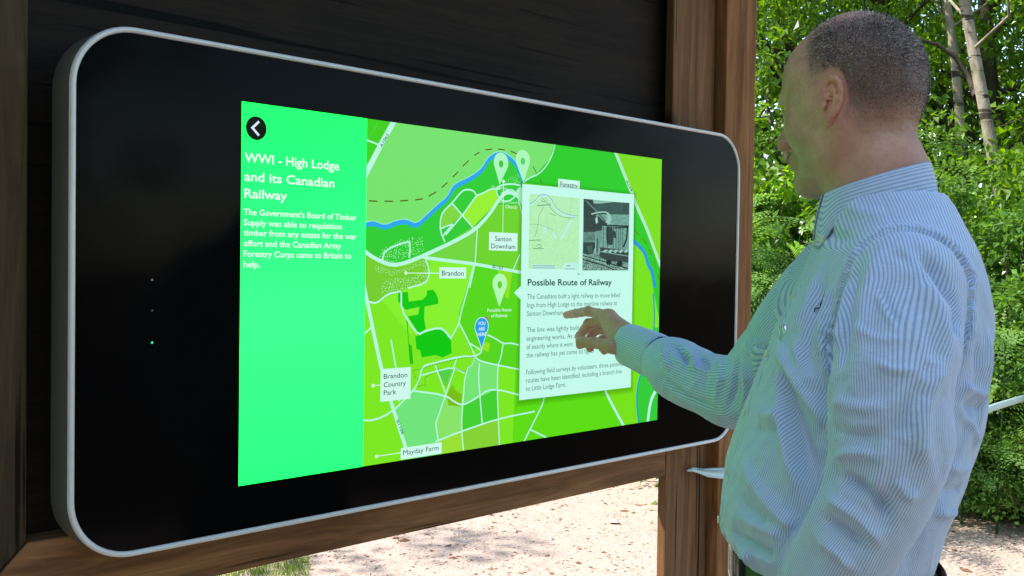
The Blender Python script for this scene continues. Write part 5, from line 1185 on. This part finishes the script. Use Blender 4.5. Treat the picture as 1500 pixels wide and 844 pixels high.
# two pale birch trunks at the upper right
def birch(pts, rs, label, seed):
    r2 = np.random.default_rng(seed); p0 = np.array(pts[0]); root = empty('birch_tree', (p0[0], p0[1], 0), label, 'birch tree', 'pale birch trunks'); org = np.array([p0[0], p0[1], 0]); P_ = [np.array(p) - org for p in pts]; Q = [np.array(p) for p in smooth_line([tuple(p) for p in P_], 2)]
    Rr = list(np.interp(np.linspace(0, 1, len(Q)), np.linspace(0, 1, len(rs)), rs)); paths = [(Q, Rr, 16)]; top_ = Q[-1]
    for i in range(9): b_ = Q[int(len(Q) * (.55 + .045 * i))]; paths.append((wander(b_, b_ + [r2.normal(0, .8), r2.normal(0, .8), r2.uniform(.2, 1.2)], 4, .05, r2), [.013, .011, .008, .006, .004], 6))
    v_, f_ = limb_mesh(paths); mesh_obj('trunk', v_, f_, M['birch'], root, True)
    C_ = top_ + r2.normal(0, 1, (40, 3)) * [1.3, 1.3, 1.2] + [0, 0, .6]; V, f, tn_ = leaves(C_, np.full(40, .45), 6000, .05, r2, .6); leaf_obj('crown', V, f, tn_, M['leaf'], root)
def gpt(px, py, d, z=None):
    p = at(px, py, d); 
    return p if z is None else np.array([p[0], p[1], z])
birch([gpt(1432, 560, 8.6, -.05), gpt(1420, 400, 8.6), gpt(1409, 230, 8.6), gpt(1402, 110, 8.6), gpt(1386, 0, 8.6), gpt(1366, -130, 8.6), gpt(1350, -420, 8.6)], [.062, .050, .041, .039, .036, .034, .03], 'slimmer birch trunk, left one of the pair behind the head', 7)
birch([gpt(1545, 700, 7.6, -.05), gpt(1500, 420, 7.6), gpt(1466, 290, 7.6), gpt(1440, 150, 7.6), gpt(1424, 60, 7.6), gpt(1408, -20, 7.6), gpt(1380, -160, 7.6), gpt(1330, -420, 7.6)], [.070, .058, .048, .043, .041, .039, .036, .03], 'thicker leaning birch trunk, right one of the pair', 8)
# crossing dark branch below the crowns
v_, f_ = limb_mesh([([gpt(1335, 55, 8.1) - gpt(1400, 80, 8.1), gpt(1372, 65, 8.1) - gpt(1400, 80, 8.1), gpt(1400, 84, 8.1) - gpt(1400, 80, 8.1), gpt(1418, 110, 8.1) - gpt(1400, 80, 8.1), gpt(1430, 140, 8.0) - gpt(1400, 80, 8.1)], [.010, .016, .020, .024, .030], 8)])
o = mesh_obj('fallen_branch', v_, f_, M['bark'], None, True); o.location = gpt(1400, 80, 8.1); tag(o, 'bent dark branch hanging across the two birch trunks', 'branch')
# bushes: hazel, bramble and ivy at the wood's edge
def make_bush(seed, h, w_, ncl, nl, size, mat, label, group, name='bush'):
    r2 = np.random.default_rng(seed); root = empty(name, (0, 0, 0), label, 'bush', group); u = r2.normal(0, 1, (ncl, 3)); u /= np.linalg.norm(u, axis=1)[:, None]; C_ = np.array([0, 0, h * .5]) + u * r2.random((ncl, 1)) ** .35 * [w_, w_, h * .5]; C_[:, 2] = np.maximum(C_[:, 2], .08)
    V, f, tn_ = leaves(C_, r2.uniform(.10, .26, ncl), nl, size, r2, .2); leaf_obj('foliage', V, f, tn_, M[mat], root)
    paths = [(wander((r2.normal(0, .08), r2.normal(0, .08), -.03), C_[i], 5, .04, r2), [.012, .010, .008, .006, .004, .003], 5) for i in range(0, ncl, 2)]; v_, f_ = limb_mesh(paths); mesh_obj('stems', v_, f_, M['twig'], root, True); return root
GB = "bushes along the wood's edge"
b1 = make_bush(201, 3.0, .85, 60, 6500, .080, 'leaf', '', GB); b2 = make_bush(202, 1.7, .75, 50, 6500, .048, 'leaf3', '', GB); b3 = make_bush(203, .75, .7, 34, 3800, .045, 'leaf3', '', GB)
for src, az, d, s_, lb in ((b1, 31.2, 8.0, 1.0, 'tall bright bush showing beside the post, above the ferns'), (b1, 27.0, 8.8, 1.05, 'tall bush hidden mostly behind the head'), (b1, 23.2, 8.3, .95, 'bush with glossy leaves just behind the collar, left of the birches'), (b2, 21.3, 7.4, 1.15, 'bramble bush behind the shoulder, below the birch trunks'),
                           (b2, 18.9, 7.2, 1.25, 'bramble bush climbing over the foot of the leaning birch'), (b1, 17.0, 8.2, 1.0, 'tall bush at the right edge, beside the leaning birch'), (b2, 19.6, 6.9, .80, "low bramble behind the man's back, over the tape"), (b2, 17.3, 6.8, .95, 'bramble at the right edge where the tape ends'),
                           (b3, 19.2, 6.55, .75, 'lowest leafy clump spilling onto the sandy path at the right'), (b3, 17.2, 6.5, .8, 'low leafy clump at the bottom right corner of the wood'), (b3, 21.4, 6.7, .8, 'low leafy clump hidden partly by the back of the shirt'), (b2, 32.8, 7.6, 1.0, 'dark bramble low beside the post, under the ferns'), (b2, 29.5, 7.9, 1.0, "bramble behind the man's chest"),
                           (b1, 35.5, 8.8, 1, 'tall bush behind the shelter'), (b1, 12.5, 7.8, 1, 'tall bush beyond the right edge'), (b2, 10, 7, 1, 'bramble beyond the right edge'), (b1, 39, 10, 1, 'tall bush far behind the shelter wall')):
    p = polar(az, d); put(src, p[0], p[1], r_.uniform(0, 6.28), s_, lb)
# bracken
def make_fern(seed, ns, H_, L, group):
    """upright stems, each with side fronds; every frond has pinnae cut into leaflets"""
    r2 = np.random.default_rng(seed); root = empty('bracken_fern', (0, 0, 0), '', 'fern', group); V, F_, T_ = [], [], []; stems = []
    def frond(b, hd, l, tone_):
        pts = [b + hd * l * q + np.array([0, 0, l * (.28 * q - .55 * q * q)]) for q in np.linspace(0, 1, 15)]
        stems.append((pts[::2], [.0034 - .0004 * j for j in range(8)], 4)); roll = r2.normal(0, .5)
        for k in range(2, 15):
            p = pts[k]; d = pts[min(k + 1, 14)] - pts[k - 1]; d /= np.linalg.norm(d); sd_ = np.cross(d, [0, 0, 1]); sd_ /= np.linalg.norm(sd_) + 1e-9; up_ = np.cross(sd_, d); sd_ = sd_ * math.cos(roll) + up_ * math.sin(roll); up_ = np.cross(sd_, d)
            q = (k - 2) / 12; pl = l * .40 * (1 - q) ** .8 + .010
            for s_ in (-1, 1):
                pd = sd_ * s_ + d * .50 + r2.normal(0, .06, 3); pd /= np.linalg.norm(pd); pw = np.cross(pd, up_); pw /= np.linalg.norm(pw); nn_ = max(3, int(pl / .020))
                for m in range(nn_):
                    u = m / nn_; c_ = p + pd * pl * u - np.array([0, 0, pl * .22 * u * u]); lw = (l * .0235 + .003) * (1 - u) ** .6 + .002
                    for e in (-1, 1):
                        tip = c_ + pw * e * lw + pd * lw * .35 - up_ * lw * .15; o_ = len(V); h_ = pd * .0085; V.extend([c_ - h_ * .5, c_ + h_, tip]); F_.append((o_, o_ + 1, o_ + 2)); T_.extend([np.clip(tone_ + r2.normal(0, .07), 0, 1)] * 3)
    for i in range(ns):
        a = r2.uniform(0, 6.28); b0 = np.array([r2.normal(0, .16), r2.normal(0, .16), -.02]); lean = np.array([math.cos(a), math.sin(a), 0]) * r2.uniform(.05, .28); h = H_ * r2.uniform(.65, 1.08)
        st = [b0 + lean * h * q ** 1.6 + np.array([0, 0, h * q]) for q in np.linspace(0, 1, 10)]; stems.append((st, [.006 - .0004 * j for j in range(10)], 5))
        for j, q in enumerate((.50, .66, .80, .93)):
            k = q * 9; p = st[int(k)] + (st[min(9, int(k) + 1)] - st[int(k)]) * (k % 1)
            for s_ in (0, 3.14):
                th = a + 1.57 + s_ + j * .5 + r2.normal(0, .3); frond(p, np.array([math.cos(th), math.sin(th), r2.uniform(-.1, .6)]), L * (1.15 - .5 * q) * r2.uniform(.8, 1.15), r2.uniform(.0, 1.0))
        frond(st[-1], np.array([lean[0] * 3, lean[1] * 3, .3]) / 1., L * .6, r2.uniform(.5, 1))
    leaf_obj('fronds', np.array(V), np.array(F_), np.array(T_), M['fern'], root); v_, f_ = limb_mesh(stems); mesh_obj('stems', v_, f_, M['fern'], root, True); return root
GF = "bracken along the wood's edge"
f1 = make_fern(301, 4, 1.6, .72, GF); f2 = make_fern(302, 4, 1.2, .64, GF); f3 = make_fern(303, 3, .55, .46, GF)
for src, az, d, z_, s_, lb in ((f1, 30.6, 5.6, 0, .95, 'nearest bracken, low between the post and the chest'), (f1, 31.5, 6.3, 0, 1.15, 'tall bright bracken nearest the edge of the post'), (f2, 30.2, 5.9, 0, 1.15, 'bracken in front, its frond arching down beside the chest'), (f1, 29.2, 6.6, 0, 1.25, 'tall bright bracken below the chin'), (f1, 30.4, 7.2, 0, 1.35, 'highest bracken, at the back below the nose'), (f2, 27.8, 6.6, 0, 1.2, 'bracken hidden behind the chest'),
                               (f3, 18.3, 6.5, 0, 1.35, 'bracken at the right edge in front of the birch foot'), (f2, 18.6, 6.6, 0, 1.25, 'bracken behind the shoulder at the right'), (f3, 18.6, 6.35, 0, 1.1, 'small fern low at the right, above the path'), (f3, 17.3, 6.3, 0, 1.0, 'small fern in the right corner by the path'), (f3, 20.2, 6.5, 0, 1.0, 'small fern beside the back of the shirt'), (f2, 16.6, 6.9, 0, 1.0, 'tall bracken beyond the right edge'),
                               (f1, 33.8, 6.6, 0, 1.2, 'bracken hidden behind the post'), (f2, 36, 7.4, 0, 1.2, 'bracken hidden behind the shelter')):
    p = polar(az, d); put(src, p[0], p[1], r_.uniform(0, 6.28), s_, lb)
# low plants and leaf litter under the trees, the far wood, the grass
def scatter(n, az0, az1, d0, d1, seed): 
    r2 = np.random.default_rng(seed); az = r2.uniform(az0, az1, n); d = d0 + (d1 - d0) * r2.random(n); x = CAM[0] + d * np.cos(np.radians(az)); y = CAM[1] + d * np.sin(np.radians(az)); return np.stack([x, y, gh(x, y)], 1), r2
C_, r2 = scatter(330, -5, 50, 6.75, 12, 61); C_[:, 2] += .10; V, f, tn_ = leaves(C_, r2.uniform(.12, .30, 330), 17000, .055, r2, .1, 1.2)
tag(leaf_obj('ground_cover', V, f, tn_, M['leaf3']), 'low leafy ground cover under the trees', 'ground cover', kind='stuff')
C_, r2 = scatter(420, -40, 200, 19, 27, 62); C_[:, 2] = r2.uniform(.2, 9.5, 420); V, f, tn_ = leaves(C_, r2.uniform(.8, 1.7, 420), 70000, .24, r2)
tag(leaf_obj('distant_wood', V, f, tn_, M['leaf2']), 'mass of leaves far back in the wood', 'wood', kind='stuff')
P_, r2 = scatter(26000, 57, 76, 4.35, 6.4, 63); k = P_[:, 0] * .55 + P_[:, 1] * .9 + .16 * vnoise(P_, 2.5, 9, 2) > 3.28; P_ = P_[k]; n = len(P_); d = r2.normal(0, .35, (n, 3)); d[:, 2] = 1; s_ = r2.uniform(.02, .05, (n, 1)); sd_ = np.cross(d, r2.normal(0, 1, (n, 3))); sd_ /= np.linalg.norm(sd_, axis=1)[:, None]
V = np.stack([P_ - sd_ * .0022, P_ + sd_ * .0022, P_ + d * s_], 1).reshape(-1, 3)
tag(leaf_obj('grass', V, np.arange(3 * n).reshape(-1, 3), np.repeat(r2.random(n), 3), M['grass']), 'short grass tuft at the edge of the sandy path', 'grass', kind='stuff')
